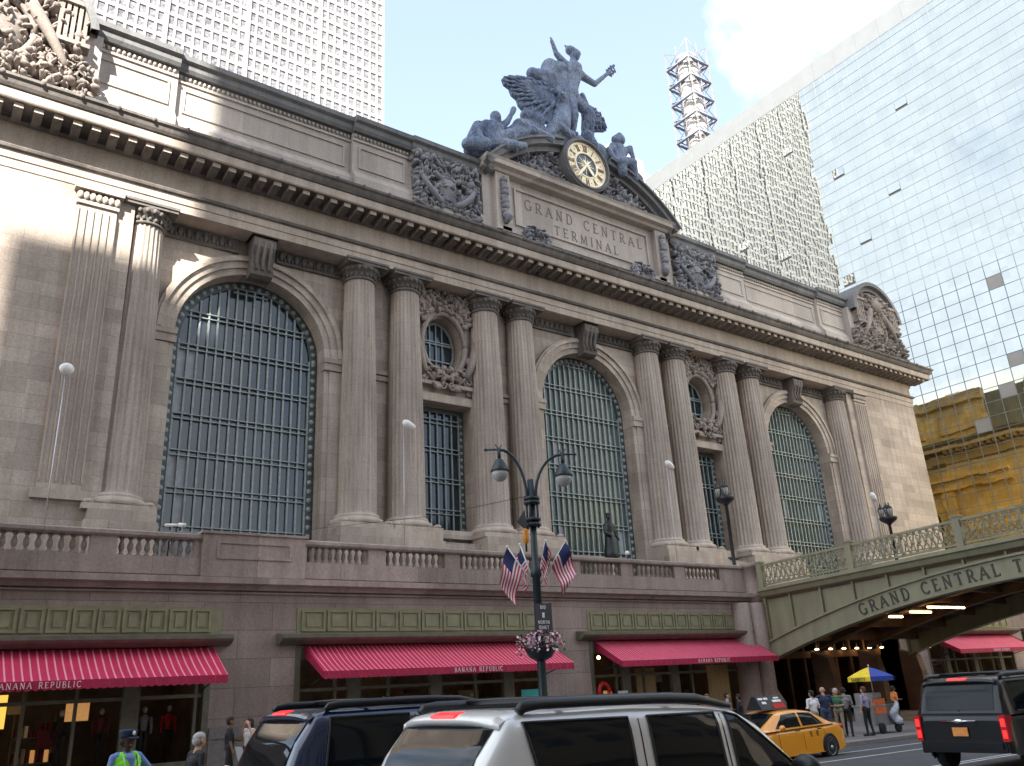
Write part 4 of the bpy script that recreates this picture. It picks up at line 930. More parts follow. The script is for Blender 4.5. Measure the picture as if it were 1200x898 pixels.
for x, sg in ((BX0-.3, -1), (BX1+.3, 1)):
    for i in range(6):
        rl = MB(); ro = MB(); po = MB(); ya, yb = -21.0-5.75*i, -21.0-5.75*(i+1)
        po.box(x-.17, x+.17, ya-.17, ya+.17, zdeck(ya)+.1, zdeck(ya)+1.5); po.box(x-.22, x+.22, ya-.22, ya+.22, zdeck(ya)+1.5, zdeck(ya)+1.58)
        ym = (ya+yb)/2
        for y1, y2 in ((ya-.17, ym+.05), (ym-.05, yb+.17)):
            z1, z2 = zdeck(y1)+.2, zdeck(y2)+.2
            for dz, t in ((.02, .09), (1.08, .12)):
                rl.add([(xx, yy, zz+dz+q) for yy, zz in ((y1, z1), (y2, z2)) for xx in (x-.07, x+.07) for q in (0, t)], [(0, 1, 5, 4), (2, 6, 7, 3), (0, 4, 6, 2), (1, 3, 7, 5)])
            rl.box(x-.05, x+.05, y2-.04, y2+.04, z2, z2+1.15)
            for k in range(8):                         # scrollwork panels
                yc = y1+(y2-y1)*(k+.5)/8; zc = zdeck(yc)+.2+.58
                for s_ in (1, -1):
                    pts = [(x, yc+s_*.02+(.17-.012*j)*math.cos(j*.62+k)*s_, zc+s_*.24+(.22-.014*j)*math.sin(j*.62+k)) for j in range(12)]
                    ro.tube(pts, .032, 5)
                ro.tube([(x, yc-.17, zc-.5), (x, yc, zc), (x, yc+.17, zc+.5)], .025, 5); ro.tube([(x, yc+.17, zc-.5), (x, yc, zc), (x, yc-.17, zc+.5)], .025, 5); ro.ball((x, yc, zc), (.05, .11, .11), 0, 8, 6); ro.ball((x, yc+.17, zc+.42), (.04, .09, .09), 0, 6, 5); ro.ball((x, yc+.17, zc-.42), (.04, .09, .09), 0, 6, 5)
        rl.build('rail', 'bridge', V); ro.build('scrollwork', 'bridge', V); po.build('rail_post', 'bridge', V)
STRIPS = ((-3.7, 0, -28.3, 5.32), (-3.0, -.9, -26.9, 5.22), (-3.4, -2.1, -25.9, 5.06))
lt = MB(); s = 26.6                                   # raised letters following the arch
for ch in 'GRAND CENTRAL TERMINAL':
    h = .53; wd = GL[ch][0]*h; ym = -(s+wd/2); zm = (zlow(ym)+zup(ym))/2; sl = (zlow(ym-.1)-zlow(ym))/.1
    d = Vector((0, -1, sl)).normalized(); u = Vector((0, sl, 1)).normalized(); o = Vector((BX0-.18, ym, zm))-u*h*.5-d*wd/2
    glyph(lt, ch, lambda a_, b_, dp, o=o, d=d, u=u: o+d*a_+u*b_+Vector((-dp, 0, 0)), h, wt=.16, dep=.04); s += wd+.185
lt.build('lettering', 'lettering', V)
for i, (xa, xb, y, z) in enumerate(STRIPS):
    m = thing('strip_light', ['longest warm strip light under the green bridge arch', 'middle warm strip light under the green bridge arch', 'shortest warm strip light under the green bridge arch'][i], 'strip light', ((xa+xb)/2, y, z), 'strip lights under the bridge')
    q = MB(); q.tube([(xa, y, z), (xb, y, z)], .04, 8); q.build('tube', 'tube', m)
    q = MB(); q.box(xa, xb, y-.1, y+.1, z+.06, z+.14); q.tube([(xa+.3, y, z+.13), (xa+.3, y, 6.7)], .02, 5); q.tube([(xb-.3, y, z+.13), (xb-.3, y, 6.7)], .02, 5); q.build('housing', 'bridgedark', m)
for k in range(6):
    LX = -.3+1.42*k; m = thing('ceiling_lamp', 'small warm ceiling lamp in the passage under the bridge', 'ceiling lamp', (LX, -18.9, 3.78), 'row of lamps in the passage')
    q = MB(); q.ball((LX, -18.9, 3.78), (.16, .12, .05), 0, 10, 6); q.build('bulb', 'lampwarm', m)
    q = MB(); q.tube([(LX, -18.9, 3.8), (LX, -18.9, 5.6)], .02, 5); q.build('stem', 'black', m)

# ================================================================== mirror glass hotel block
HY = thing('glass_tower', 'tall mirror glass block reflecting sky and the station beside it', 'office block', (74, 0, 0))
HX, HN, HS, HT = 74.0, 57.0, -90.0, 107.5; HP = 103.6
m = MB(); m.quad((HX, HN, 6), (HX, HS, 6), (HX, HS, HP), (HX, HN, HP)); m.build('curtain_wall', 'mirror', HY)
m = MB(); m.box(HX+.05, 120, HS, HN-.002, 0, HP-.1); m.build('core', 'dark', HY)
m = MB(); m.quad((HX, HN+.0, 6), (120, HN, 6), (120, HN, HT), (HX, HN, HT)); m.build('end_wall', 'tan', HY)
mu = MB(); y = HN
while y > -60:
    mu.box(HX-.05, HX+.02, y-.04, y+.04, 6, HP); y -= 2.15
z = 7.2; k = 0
while z < HP:
    mu.box(HX-.035, HX+.02, -60, HN, z-.04, z+.04); z += 1.98
mu.build('mullions', 'mullion', HY)
pb = MB(); pb.box(HX-.04, 120, HS, HN+.1, HP, HT)
y = HN-.6
while y > -60: pb.box(HX-.08, HX-.03, y-.04, y+.04, HP, HT); y -= 4.3
pb.build('parapet', 'hyband', HY)
for k in range(3):
    pb = MB(); pb.box(HX+2+k*.7, 90, 6+12*k, 15+12*k, HT-.01, HT+2.0+.3*k); pb.build('roof_plant', 'hyband', HY)
rr = random.Random(8)
for yy, zz in ((11.3, 68.5), (20, 58.6), (27, 72.3), (14, 82.2), (34.8, 77.8), (15.8, 62.5), (22, 92), (1.8, 87.7), (6.3, 74.5), (31.5, 64.6)):
    yq = HN-2.15*round((HN-yy)/2.15); zq = 7.2+1.98*round((zz-7.2)/1.98)
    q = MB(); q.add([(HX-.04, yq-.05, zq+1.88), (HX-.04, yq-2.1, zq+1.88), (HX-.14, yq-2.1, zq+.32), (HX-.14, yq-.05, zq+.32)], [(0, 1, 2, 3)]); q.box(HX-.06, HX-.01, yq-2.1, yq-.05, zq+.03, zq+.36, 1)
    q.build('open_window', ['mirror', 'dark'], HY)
for k in range(5):
    yq = HN-2.15*rr.randrange(26, 36); zq = 7.2+1.98*rr.randrange(12, 25); q = MB()
    q.quad((HX-.012, yq-.04, zq+.04), (HX-.012, yq-2.11, zq+.04), (HX-.012, yq-2.11, zq+1.94), (HX-.012, yq-.04, zq+1.94)); q.build('blind_pane', 'paleblind', HY)

# ================================================================== white grid tower behind
WT = thing('office_tower', 'white gridded office tower rising behind the station roof', 'office tower', (-10, 100, 0))
X0, X1, Z0, Z1 = -72.0, 31.0, 60.0, 262.0; PX, PZ = 1.9, 3.25
nx, nz = int((X1-X0)/PX), int((Z1-Z0)/PZ)
m = MB(); m.box(X0, X1, 100.35, 150, 0, Z1-.01)
for i in range(nx+1):
    x = X1-PX*i; wd = .27 if i % 9 else .5; m.box(x-wd, x+wd if i else x, 100 if i % 9 else 99.8, 100.4, 0, Z1)
for j in range(nz+1): m.box(X0+.003, X1-.003, 100.06, 100.42, Z0+PZ*j-.52, Z0+PZ*j+.46)
m.build('facade', 'tower', WT)
pane = None; rest = MB(); cnt = 0
for j in range(nz):
    for i in range(nx):
        x = X1-PX*i; z = Z0+PZ*j; vis = 18 <= j <= 24 and i in range(2, 18)
        if vis and cnt < 100:
            cnt += 1
            if pane is None:
                q = MB(); q.box(x-PX+.3, x-.3, 100.28, 100.34, z+.5, z+PZ-.6); pane = q.build('window', 'towerwin', WT); px0, pz0 = x, z
            else:
                q = pane.copy(); COL.objects.link(q); q.parent = WT; q.location = (x-px0, 0, z-pz0)
        else: rest.box(x-PX+.3, x-.3, 100.28, 100.34, z+.5, z+PZ-.6)
tag(rest.build('window_field', 'towerwin', WT), kind='stuff')
# ---- pale masonry building and scaffolded stack, far back
CB = thing('masonry_building', 'sunlit cream masonry block with stepped top far behind the pediment', 'building', (150, 130, 0))
m = MB(); m.box(136, 175, 130, 160, 0, 181); m.box(139, 156, 131, 155, 181, 187); m.box(141, 150, 133, 150, 187, 190.5); m.build('wall', 'cream', CB)
m = MB()
for i in range(12):
    for j in range(14): m.box(138+3*i, 139.3+3*i, 129.9, 130.05, 130+3.6*j, 132+3.6*j)
m.build('window_rows', 'towerwin', CB)
ST = thing('scaffold_tower', 'white round stack inside a pinkish steel lattice tower', 'stack', (200, 139, 0))
cx, cy, hw, zt, zb_ = 200, 138, 6.3, 264.0, 150.0
m = MB(); m.lathe([(4.4, zb_), (4.4, zt-3)], (cx, cy, 0), 20)
for z in np.arange(zb_, zt-3, 4.2): m.lathe([(4.4, z), (4.8, z+.5), (4.8, z+1.6), (4.4, z+2)], (cx, cy, 0), 20, caps=False)
m.build('stack', 'whitestack', ST)
m = MB(); p = MB(); cs = [(-hw, -hw), (hw, -hw), (hw, hw), (-hw, hw)]
for i, (a_, b_) in enumerate(cs):
    m.box(cx+a_-.22, cx+a_+.22, cy+b_-.22, cy+b_+.22, zb_, zt)
z = zb_
while z < zt-1:
    for i in range(4):
        (a_, b_), (c_, d_) = cs[i], cs[(i+1) % 4]
        p.tube([(cx+a_, cy+b_, z), (cx+c_, cy+d_, z)], .55, 4); p.tube([(cx+a_*.8, cy+b_*.8, z+.8), (cx+c_*.8, cy+d_*.8, z+.8)], .4, 4)
        p.tube([(cx+a_, cy+b_, z+2), (cx+(a_+c_)/2, cy+(b_+d_)/2, z)], .3, 4)
        m.tube([(cx+a_, cy+b_, z), (cx+c_, cy+d_, z+9.6)], .14, 4); m.tube([(cx+c_, cy+d_, z), (cx+a_, cy+b_, z+9.6)], .14, 4)
        m.tube([(cx+(a_+c_)/2, cy+(b_+d_)/2, z), (cx+(a_+c_)/2, cy+(b_+d_)/2, z+9.6)], .12, 4)
    z += 9.6
m.build('lattice', 'redsteel', ST); p.build('platforms', 'bluesteel', ST)

# ================================================================== street blocks behind the viewer (they shade the street)
def sky_block(label, x0, x1, top, m_):  # unseen, width and top set by the shadow edges on the front
    """unseen tall block behind the viewer, sized so its shadow shades the station front"""
    r = thing('shading_office_block', label, 'office block', ((x0+x1)/2, -85, 0)); mb = MB(); mb.box(x0, x1, -115, -85, -2, top); mb.build('wall', m_, r)
    wn = MB(); x = x0+1.5
    while x < x1-2:
        z = 6
        while z < top-4: wn.box(x, x+1.7, -85.05, -84.95, z, z+2.2); z += 4
        x += 3.6
    tag(wn.build('window_field', 'towerwin', r), kind='stuff')
sky_block('tallest unseen tan office block, sized to shade the station front', -110.4, -21, 160, 'tan')
sky_block('unseen tan office block stepped down beside the tallest, sized to bound the sunlit patch', -120.6, -110.5, 111.0, 'tan')
sky_block('lowest unseen tan office block, sized to bound the sunlit strip', -175, -120.7, 97, 'tan')
def south_block(label, x0, x1, yf, top, m_, wx=2.6, wz=3.7):
    r = thing('street_block', label, 'office block', ((x0+x1)/2, yf, 0))
    mb = MB(); mb.box(x0, x1, yf-30, yf, -2, top); mb.box(x0-.1, x1+.1, yf-.1, yf+.5, top-1.6, top-.6); mb.box(x0-.05, x1+.05, yf-.1, yf+.3, 6.4, 7.1); mb.build('wall', m_, r)
    wn = MB(); x = x0+1
    while x < x1-2:
        z = 8
        while z < top-4: wn.box(x, x+wx*.52, yf-.05, yf+.05, z, z+wz*.6); z += wz
        x += wx
    tag(wn.build('window_field', 'towerwin' if m_ == 'tan' else 'glass', r), kind='stuff')
south_block('pale stone block on the near side of the street', -78, -30, -67, 30, 'lime')
south_block('tan block on the near side of the street', -29.5, -12, -67, 22, 'tan')
south_block('grey stone block on the near side beyond the bridge', 12, 70, -67, 30, 'lime')
south_block('pink stone block at the far end of the near side', -150, -79, -67, 26, 'granite')

# ================================================================== sculpture group on the pediment
SG = thing('sculpture_group', 'large carved stone sculpture group of winged and reclining figures crowning the clock', 'sculpture', (0, -1, 50))
def L3(*p): return p
def statue(name, caps, vox=.13):
    me = limbs_mesh(name, [(a, r, b, q, 'statue') for a, r, b, q in caps], vox, ['statue'], 1)
    o = bpy.data.objects.new(name, me); COL.objects.link(o); o.parent = SG; o.location = (0, 1, -50); LOC[o] = LOC[SG]
    return o
Y = -1.7
statue('standing_figure', [
 ((.3, Y-.1, 62.75), .56, (.3, Y-.15, 62.5), .52), ((.3, Y-.55, 62.65), .14, (.3, Y-.6, 62.5), .16), ((.1, Y, 62.1), .34, (0, Y, 61.5), .38),
 ((-.05, Y-.1, 60.7), .95, (-.1, Y-.1, 60.1), .92), ((-.75, Y, 60.9), .5, (1.0, Y, 60.5), .5), ((-.1, Y-.05, 60.0), .85, (-.45, Y, 58.2), .68), ((-.45, Y, 58.2), .7, (-.7, Y-.05, 57.3), .85),
 ((-.9, Y, 57.0), .72, (-.85, Y-.45, 54.6), .48), ((-.85, Y-.45, 54.6), .46, (-.85, Y+.0, 52.6), .28), ((-.85, Y-.05, 52.45), .28, (-.95, Y-.7, 52.25), .2),
 ((-.2, Y, 57.0), .72, (1.15, Y-.55, 55.5), .5), ((1.15, Y-.55, 55.5), .46, (.75, Y+.25, 53.3), .28), ((.75, Y+.2, 53.2), .26, (.8, Y-.4, 53.0), .2),
 ((-.95, Y, 60.95), .42, (-2.0, Y+.1, 61.9), .3), ((-2.0, Y+.1, 61.9), .28, (-2.5, Y, 63.0), .2), ((-2.55, Y, 63.1), .22, (-2.6, Y, 63.4), .12), ((-2.6, Y, 63.3), .1, (-2.85, Y, 63.75), .06), ((-2.55, Y, 63.3), .1, (-2.5, Y, 63.8), .06),
 ((1.15, Y, 60.5), .42, (2.5, Y-.3, 59.9), .32), ((2.5, Y-.3, 59.9), .3, (4.4, Y-.5, 62.0), .2), ((4.4, Y-.5, 62.0), .24, (4.7, Y-.5, 62.35), .2),
 ((-.25, Y, 63.2), .22, (-.75, Y+.1, 63.6), .1), ((.75, Y, 63.2), .2, (1.1, Y+.1, 63.6), .1), ((-.2, Y, 63.15), .5, (.7, Y, 63.1), .45),
 ((.9, Y, 58.0), .3, (1.8, Y+.1, 55.6), .45), ((1.8, Y+.1, 55.6), .45, (1.9, Y+.3, 53.6), .3)], .11)
m = MB(); m.tube([(3.0, Y-.5, 60.3), (4.6, Y-.5, 62.3), (5.3, Y-.5, 63.3)], .09, 6)
for s_ in (1, -1): m.tube([(4.4+.22*t+s_*.34*math.sin(t*2.2), Y-.5, 61.9+.28*t+s_*-.26*math.sin(t*2.2)) for t in [k*.33 for k in range(14)]], .085, 6)
m.ball((5.35, Y-.5, 63.4), .17, 0, 8, 6); m.build('staff', 'statue', SG)
statue('cloak', [((-1.2, Y+.5, 60.6), .8, (-2.7, Y+.6, 60.2), .85), ((-2.6, Y+.6, 60.4), .85, (-2.8, Y+.5, 59.2), .8), ((-2.8, Y+.5, 59.0), .8, (-4.6, Y+.6, 58.5), .62), ((-4.6, Y+.6, 58.5), .66, (-5.0, Y+.5, 58.4), .62),
 ((-1.0, Y+.6, 59.5), .9, (-3.6, Y+.7, 57.6), .5), ((-1.0, Y+.6, 59.0), .9, (-1.9, Y+.6, 57.0), .8), ((-1.4, Y+.4, 58.5), .4, (-3.9, Y+.4, 58.0), .35)])
def wing(name, pts, y_, th, root, nf):
    """wing blade with overlapping feather ridges"""
    m = MB(); P = [Vector((p[0], 0, p[1])) for p in pts]
    m.plate(pts, [], y_, y_+th)
    rt_ = Vector((root[0], 0, root[1])); n = len(P)
    for i in range(nf):
        t = i/(nf-1)*(n-1); k = min(int(t), n-2); q = P[k].lerp(P[k+1], t-k)
        for f0, f1, r in ((.12, .62, .3), (.45, .85, .26), (.7, 1.02, .2)):
            a_, b_ = rt_.lerp(q, f0), rt_.lerp(q, f1); m.tube([(a_.x, y_-.02, a_.z), ((a_.x+b_.x)/2, y_-.16, (a_.z+b_.z)/2), (b_.x, y_+.05, b_.z)], [r*.5, r, r*.35], 6)
    return m.build(name, 'statue', SG)
wing('wing', [(-2.0, 54.2), (-3.2, 53.2), (-5.0, 52.9), (-6.2, 53.2), (-6.9, 53.8), (-7.1, 54.4), (-7.7, 54.7), (-7.9, 55.3), (-8.5, 55.5), (-8.7, 56.1), (-8.2, 56.5), (-7.4, 56.9), (-6.2, 57.3), (-4.6, 57.6), (-3.0, 57.5), (-2.0, 56.8)], Y+.25, .45, (-2.1, 56.6), 17)
wing('wing', [(1.2, 54.5), (2.0, 54.7), (2.8, 54.9), (3.5, 55.2), (4.3, 55.5), (4.5, 56.0), (4.2, 56.9), (3.6, 57.5), (2.6, 57.6), (1.6, 57.2)], Y+.6, .4, (1.3, 57.0), 12)
statue('eagle', [((-1.6, Y+.1, 55.2), .8, (-2.4, Y-.1, 53.0), 1.0), ((-2.3, Y-.1, 53.0), .9, (-3.6, Y-.2, 52.0), .7), ((-1.7, Y-.3, 55.6), .45, (-2.2, Y-.6, 56.3), .36), ((-2.2, Y-.6, 56.3), .2, (-2.7, Y-.9, 56.1), .1)])
statue('rocky_base', [((-3, Y+.6, 51.4), 1.0, (2.5, Y+.6, 51.9), .9), ((-7.6, Y+.4, 50.2), 1.0, (-3, Y+.5, 51.3), 1.0), ((-10.8, Y+.6, 47.6), 1.0, (-7.6, Y+.4, 50.0), 1.1), ((2.5, Y+.4, 52.0), 1.0, (6.0, Y+.4, 50.2), .9), ((6, Y+.4, 50.0), .9, (8.0, Y+.4, 48.9), .6), ((-12.6, Y+.4, 46.6), .7, (-10, Y+.5, 47.2), .9),
 ((-5.4, Y-.2, 52.2), .8, (-6.6, Y-.1, 52.4), .6), ((-7.4, Y, 51.0), .7, (-5.0, Y, 51.6), .6), ((-4.2, Y-.3, 51.2), .5, (-3.2, Y-.6, 52.8), .5), ((-3.0, Y-.6, 52.2), .5, (-1.4, Y-.4, 51.9), .5), ((.9, Y-.2, 53.2), .5, (1.6, Y, 52.4), .6), ((-6.2, Y-.5, 50.6), .5, (-4.4, Y-.7, 50.2), .5), ((0, Y+.8, 51.2), .9, (-.2, Y+.2, 52.0), .8)], .13)
statue('reclining_figure', [((-10.3, Y-.3, 50.65), .52, (-10.3, Y-.4, 50.4), .5), ((-10.4, Y-.2, 50.0), .34, (-10.5, Y-.2, 49.7), .4), ((-10.7, Y-.2, 49.2), .85, (-10.9, Y-.2, 48.2), .8), ((-11.3, Y-.2, 49.4), .5, (-9.9, Y-.2, 49.5), .5),
 ((-11.6, Y-.2, 49.2), .42, (-12.6, Y-.4, 48.3), .36), ((-12.6, Y-.4, 48.3), .34, (-12.2, Y-.8, 47.2), .25), ((-9.8, Y-.2, 49.6), .4, (-9.0, Y-.3, 50.6), .32), ((-9.0, Y-.3, 50.6), .3, (-8.3, Y-.2, 51.9), .22), ((-8.3, Y-.2, 51.9), .26, (-8.1, Y-.2, 52.4), .3),
 ((-10.9, Y-.3, 47.8), .7, (-9.1, Y-.9, 48.9), .5), ((-9.1, Y-.9, 48.9), .46, (-8.6, Y-.7, 47.5), .32), ((-10.8, Y-.4, 47.5), .65, (-8.9, Y-1.1, 47.6), .45), ((-8.9, Y-1.1, 47.6), .4, (-7.6, Y-.9, 48.2), .3), ((-13.3, Y-.2, 46.6), .6, (-11.8, Y-.4, 47.0), .7), ((-12.5, Y, 47.6), .7, (-12.0, Y, 49.0), .6)], .11)
statue('seated_figure', [((5.25, Y-.3, 54.3), .52, (5.25, Y-.4, 54.0), .5), ((5.25, Y-.3, 54.75), .3, (5.0, Y, 54.3), .5), ((5.2, Y-.2, 53.5), .36, (5.1, Y-.2, 53.2), .42), ((4.9, Y-.2, 52.7), .85, (4.6, Y-.2, 51.4), .85), ((4.3, Y-.2, 53.0), .5, (5.7, Y-.2, 52.8), .45),
 ((5.7, Y-.2, 53.0), .38, (6.5, Y-.4, 53.6), .3), ((6.5, Y-.4, 53.6), .28, (6.6, Y-.6, 52.0), .22), ((6.6, Y-.5, 52.2), .2, (6.5, Y-.5, 51.0), .25), ((4.2, Y-.2, 52.8), .4, (3.2, Y-.6, 52.0), .34), ((3.2, Y-.6, 52.0), .3, (3.5, Y-1.0, 50.9), .24),
 ((4.6, Y-.4, 51.2), .7, (5.9, Y-1.0, 51.2), .55), ((5.9, Y-1.0, 51.2), .5, (6.3, Y-.8, 49.6), .4), ((4.4, Y-.4, 51.0), .7, (4.2, Y-1.2, 50.6), .6), ((4.2, Y-1.2, 50.6), .5, (4.4, Y-1.0, 49.6), .5), ((6.2, Y-.2, 50.5), .75, (7.2, Y-.2, 50.2), .6), ((7.2, Y-.2, 50.0), .5, (7.9, Y-.3, 49.0), .4)], .11)

# ================================================================== bronze statue on the terrace
BS = thing('bronze_statue', 'dark bronze statue of a standing man in a long coat before the middle window', 'statue', (-1.9, -2.9, 7.3))
bx, by = -1.9, -2.9
me = limbs_mesh('standing_figure', [(a, r, b, q, 'bronze') for a, r, b, q in [
 ((bx, by, 14.95), .2, (bx, by-.03, 14.85), .19), ((bx, by, 14.6), .14, (bx, by, 14.4), .18), ((bx-.32, by, 14.25), .2, (bx+.32, by, 14.25), .2), ((bx, by, 14.15), .38, (bx, by, 13.4), .36), ((bx, by, 13.4), .42, (bx, by, 11.9), .6),
 ((bx-.42, by, 14.2), .17, (bx-.56, by-.1, 13.6), .15), ((bx-.56, by-.1, 13.6), .14, (bx-.3, by-.45, 13.35), .1), ((bx+.42, by, 14.2), .17, (bx+.6, by, 13.55), .15), ((bx+.6, by, 13.55), .13, (bx+.7, by-.25, 13.1), .1), ((bx-.2, by-.2, 12), .2, (bx-.2, by-.3, 11.6), .16), ((bx+.2, by-.2, 12), .2, (bx+.2, by-.3, 11.6), .16), ((bx, by-.15, 15.12), .12, (bx, by+.1, 15.12), .13)]], .06, ['bronze'], 1)
o = bpy.data.objects.new('figure', me); COL.objects.link(o); o.parent = BS; o.location = (-bx, -by, -7.3)
m = MB(); m.box(bx-.9, bx+.9, by-.8, by+.9, 7.3, 11.3); m.box(bx-1.0, bx+1.0, by-.9, by+1.0, 11.3, 11.5); m.build('pedestal', 'granitetrim', BS)

# ================================================================== lantern posts on the viaduct, terrace floodlights, cameras
def lantern(x, y, zb, zt, label):
    Lp = thing('lantern_post', label, 'street lamp', (x, y, zb), 'lantern posts on the viaduct')
    h = zt-zb; m = MB(); m.lathe([(.42, zb), (.42, zb+.25), (.3, zb+.4), (.36, zb+.7), (.16, zb+.95), (.12, zb+1.2), (.09, zt-1.55), (.15, zt-1.5), (.1, zt-1.35)], (x, y, 0), 12)
    m.lathe([(.1, zt-1.5), (.5, zt-1.25), (.62, zt-1.05), (.5, zt-.98)], (x, y, 0), 12); m.build('pole', 'black', Lp)
    for k in range(5):
        a = 2*math.pi*k/5+.3; r = .46 if k < 4 else 0; cx_, cy_ = x+r*math.cos(a), y+r*math.sin(a); z0 = zt-1.0+(.12 if r == 0 else 0)
        q = MB(); q.lathe([(.10, z0), (.17, z0+.5), (.16, z0+.52)], (cx_, cy_, 0), 8); q.build('lantern_glass', 'lampglass', Lp)
        q = MB(); q.lathe([(.19, z0+.5), (.2, z0+.56), (.08, z0+.72), (.03, z0+.8), (.05, z0+.84), (.01, z0+.95)], (cx_, cy_, 0), 8)
        for j in range(4): b_ = math.pi*j/2+.4; q.tube([(cx_+.11*math.cos(b_), cy_+.11*math.sin(b_), z0), (cx_+.18*math.cos(b_), cy_+.18*math.sin(b_), z0+.52)], .018, 4)
        q.lathe([(.05, z0-.15), (.12, z0-.05), (.12, z0)], (cx_, cy_, 0), 8); q.build('lantern_cap', 'black', Lp)
lantern(-6.3, -18.4, 7.3, 13.9, 'black cluster lantern post in front of a tall window at the bridge end')
lantern(7.0, -21.1, 7.5, 13.1, 'black cluster lantern post standing behind the bridge railing')
for x, a, lb in ((-43.0, 40, 'thin pole floodlight in front of the flat pilaster'), (-28.0, -25, 'thin pole floodlight in front of the second column'), (-9.7, -35, 'thin pole floodlight before the column pair right of the middle arch'), (12.5, -60, 'thin pole floodlight beside the end column and plain pier')):
    F = thing('floodlight', lb, 'floodlight', (x, -17, 7.3), 'floodlights on the terrace')
    m = MB(); m.tube([(x, -17, 7.3), (x, -17, 15.0)], .022, 6, 0); m.build('pole', 'cartgrey', F)
    d = Vector((math.cos(R(a)), 0, math.sin(R(a)))); q0 = Vector((x, -17.05, 15.1))
    m = MB(); m.tube([q0-d*.05, q0+d*.12, q0+d*.45, q0+d*.62], [.1, .2, .19, .14], 12) if a != 40 else m.ball((x, -17.1, 15.15), (.27, .2, .24), 0, 14, 10)
    m.build('lamp_head', 'white', F)
for x, y, z, lb in ((-39.0, -19.7, 8.45, 'white security camera on the balustrade below the big window'), (-16.3, -19.7, 8.45, 'white dome camera on the balustrade before a column base')):
    F = thing('security_camera', lb, 'camera', (x, y, z)); m = MB(); m.tube([(x, y, z), (x, y, z+.28)], .035, 6); m.build('bracket', 'black', F)
    m = MB()
    if x < -30: m.tube([(x-.4, y, z+.3), (x+.1, y, z+.33)], .06, 8); m.tube([(x+.08, y, z+.34), (x+.3, y-.1, z+.32)], .085, 8)
    else: m.ball((x, y, z+.36), .12, 0, 12, 8)
    m.build('housing', 'white', F)

# ================================================================== twin arm lamp post with flags, sign and basket
lx, ly = -32.3, -32.6; lz = WALK(lx)
LP = thing('lamp_post', 'dark green twin arm street lamp carrying flags, a sign and a flower basket', 'street lamp', (lx, ly, lz))
m = MB(); m.lathe([(.3, lz), (.3, lz+.3), (.22, lz+.5), (.24, lz+1.0), (.15, lz+1.2), (.125, lz+2.2), (.115, 5.4), (.16, 5.45), (.16, 5.6), (.1, 5.7), (.095, 8.25)], (lx, ly, 0), 14)
for z in (6.85, 7.0, 7.5, 7.62): m.lathe([(.13, z), (.24, z+.02), (.24, z+.1), (.13, z+.12)], (lx, ly, 0), 12)
for k in range(4): a = math.pi*k/2+.5; m.tube([(lx+.17*math.cos(a), ly+.17*math.sin(a), 6.8), (lx+.17*math.cos(a), ly+.17*math.sin(a), 7.7)], .035, 6)
m.build('pole', 'postgreen', LP)
AX = Vector((.86, -.5, 0))                              # the arms run along the kerb line, seen nearly square on
for s_, reach, ztop in ((-1, .90, 9.2), (1, 1.0, 9.0)):
    a_ = Vector((lx, ly, 0))+AX*s_*.13; m = MB(); pts = [a_+Vector((0, 0, 7.55))]
    for k in range(9):
        t = k/8*math.pi/2; pts.append(a_+AX*s_*(reach-.13)*(1-math.cos(t))+Vector((0, 0, 7.7+(ztop-7.7)*math.sin(t))))
    m.tube(pts, [.05]*2+[.045]*8, 8); e = pts[-1]
    m.tube([e, e+AX*s_*.38], .03, 6); m.tube([e+Vector((0, 0, .05)), e-Vector((0, 0, .3))], .05, 8); m.ball(e+AX*s_*.4, .05, 0, 6, 5); m.tube([e+AX*s_*.1+Vector((0, 0, .16)), e, e+AX*s_*-.08+Vector((0, 0, .14))], .025, 6)
    m.build('arm', 'postgreen', LP); c = e-Vector((0, 0, .62))
    q = MB(); q.lathe([(.06, .34), (.12, .3), (.17, .2), (.25, .06), (.28, -.02), (.28, -.06), (.25, -.06)], c, 16); hd = q.build('lamp_hood', 'postgreen', LP)
    q = MB(); q.lathe([(.25, -.05), (.24, -.16), (.19, -.27), (.1, -.34), (.02, -.36)], c, 16); q.build('globe', 'lampglass', hd)
m = MB(); p = [(lx-.35, ly-.1, 6.75), (lx-.62, ly-.1, 6.95), (lx-.35, ly-.1, 7.3), (lx-.28, ly-.1, 6.7)]; m.add(p+[(a, b+.05, c_) for a, b, c_ in p], [(0, 1, 2, 3), (7, 6, 5, 4), (0, 4, 5, 1), (1, 5, 6, 2), (2, 6, 7, 3), (3, 7, 4, 0)]); m.tube([(lx-.3, ly-.08, 6.95), (lx, ly, 6.95)], .03, 6)
PS = thing('pedestrian_signal', 'dark signal head with an amber tag hanging on the lamp post', 'signal', (lx-.4, ly-.1, 6.4)); m.build('signal_head', 'black', PS)
m = MB(); m.lathe([(.02, 6.32), (.07, 6.36), (.10, 6.5), (.07, 6.6), (.10, 6.7), (.03, 6.76)], (lx-.38, ly-.12, 0), 10); m.build('tag', 'amber', PS); m = MB(); m.tube([(lx-.38, ly-.12, 6.1), (lx-.36, ly-.1, 6.8)], .03, 6); m.build('hanger', 'black', PS)
FG = 'flags on the lamp post'
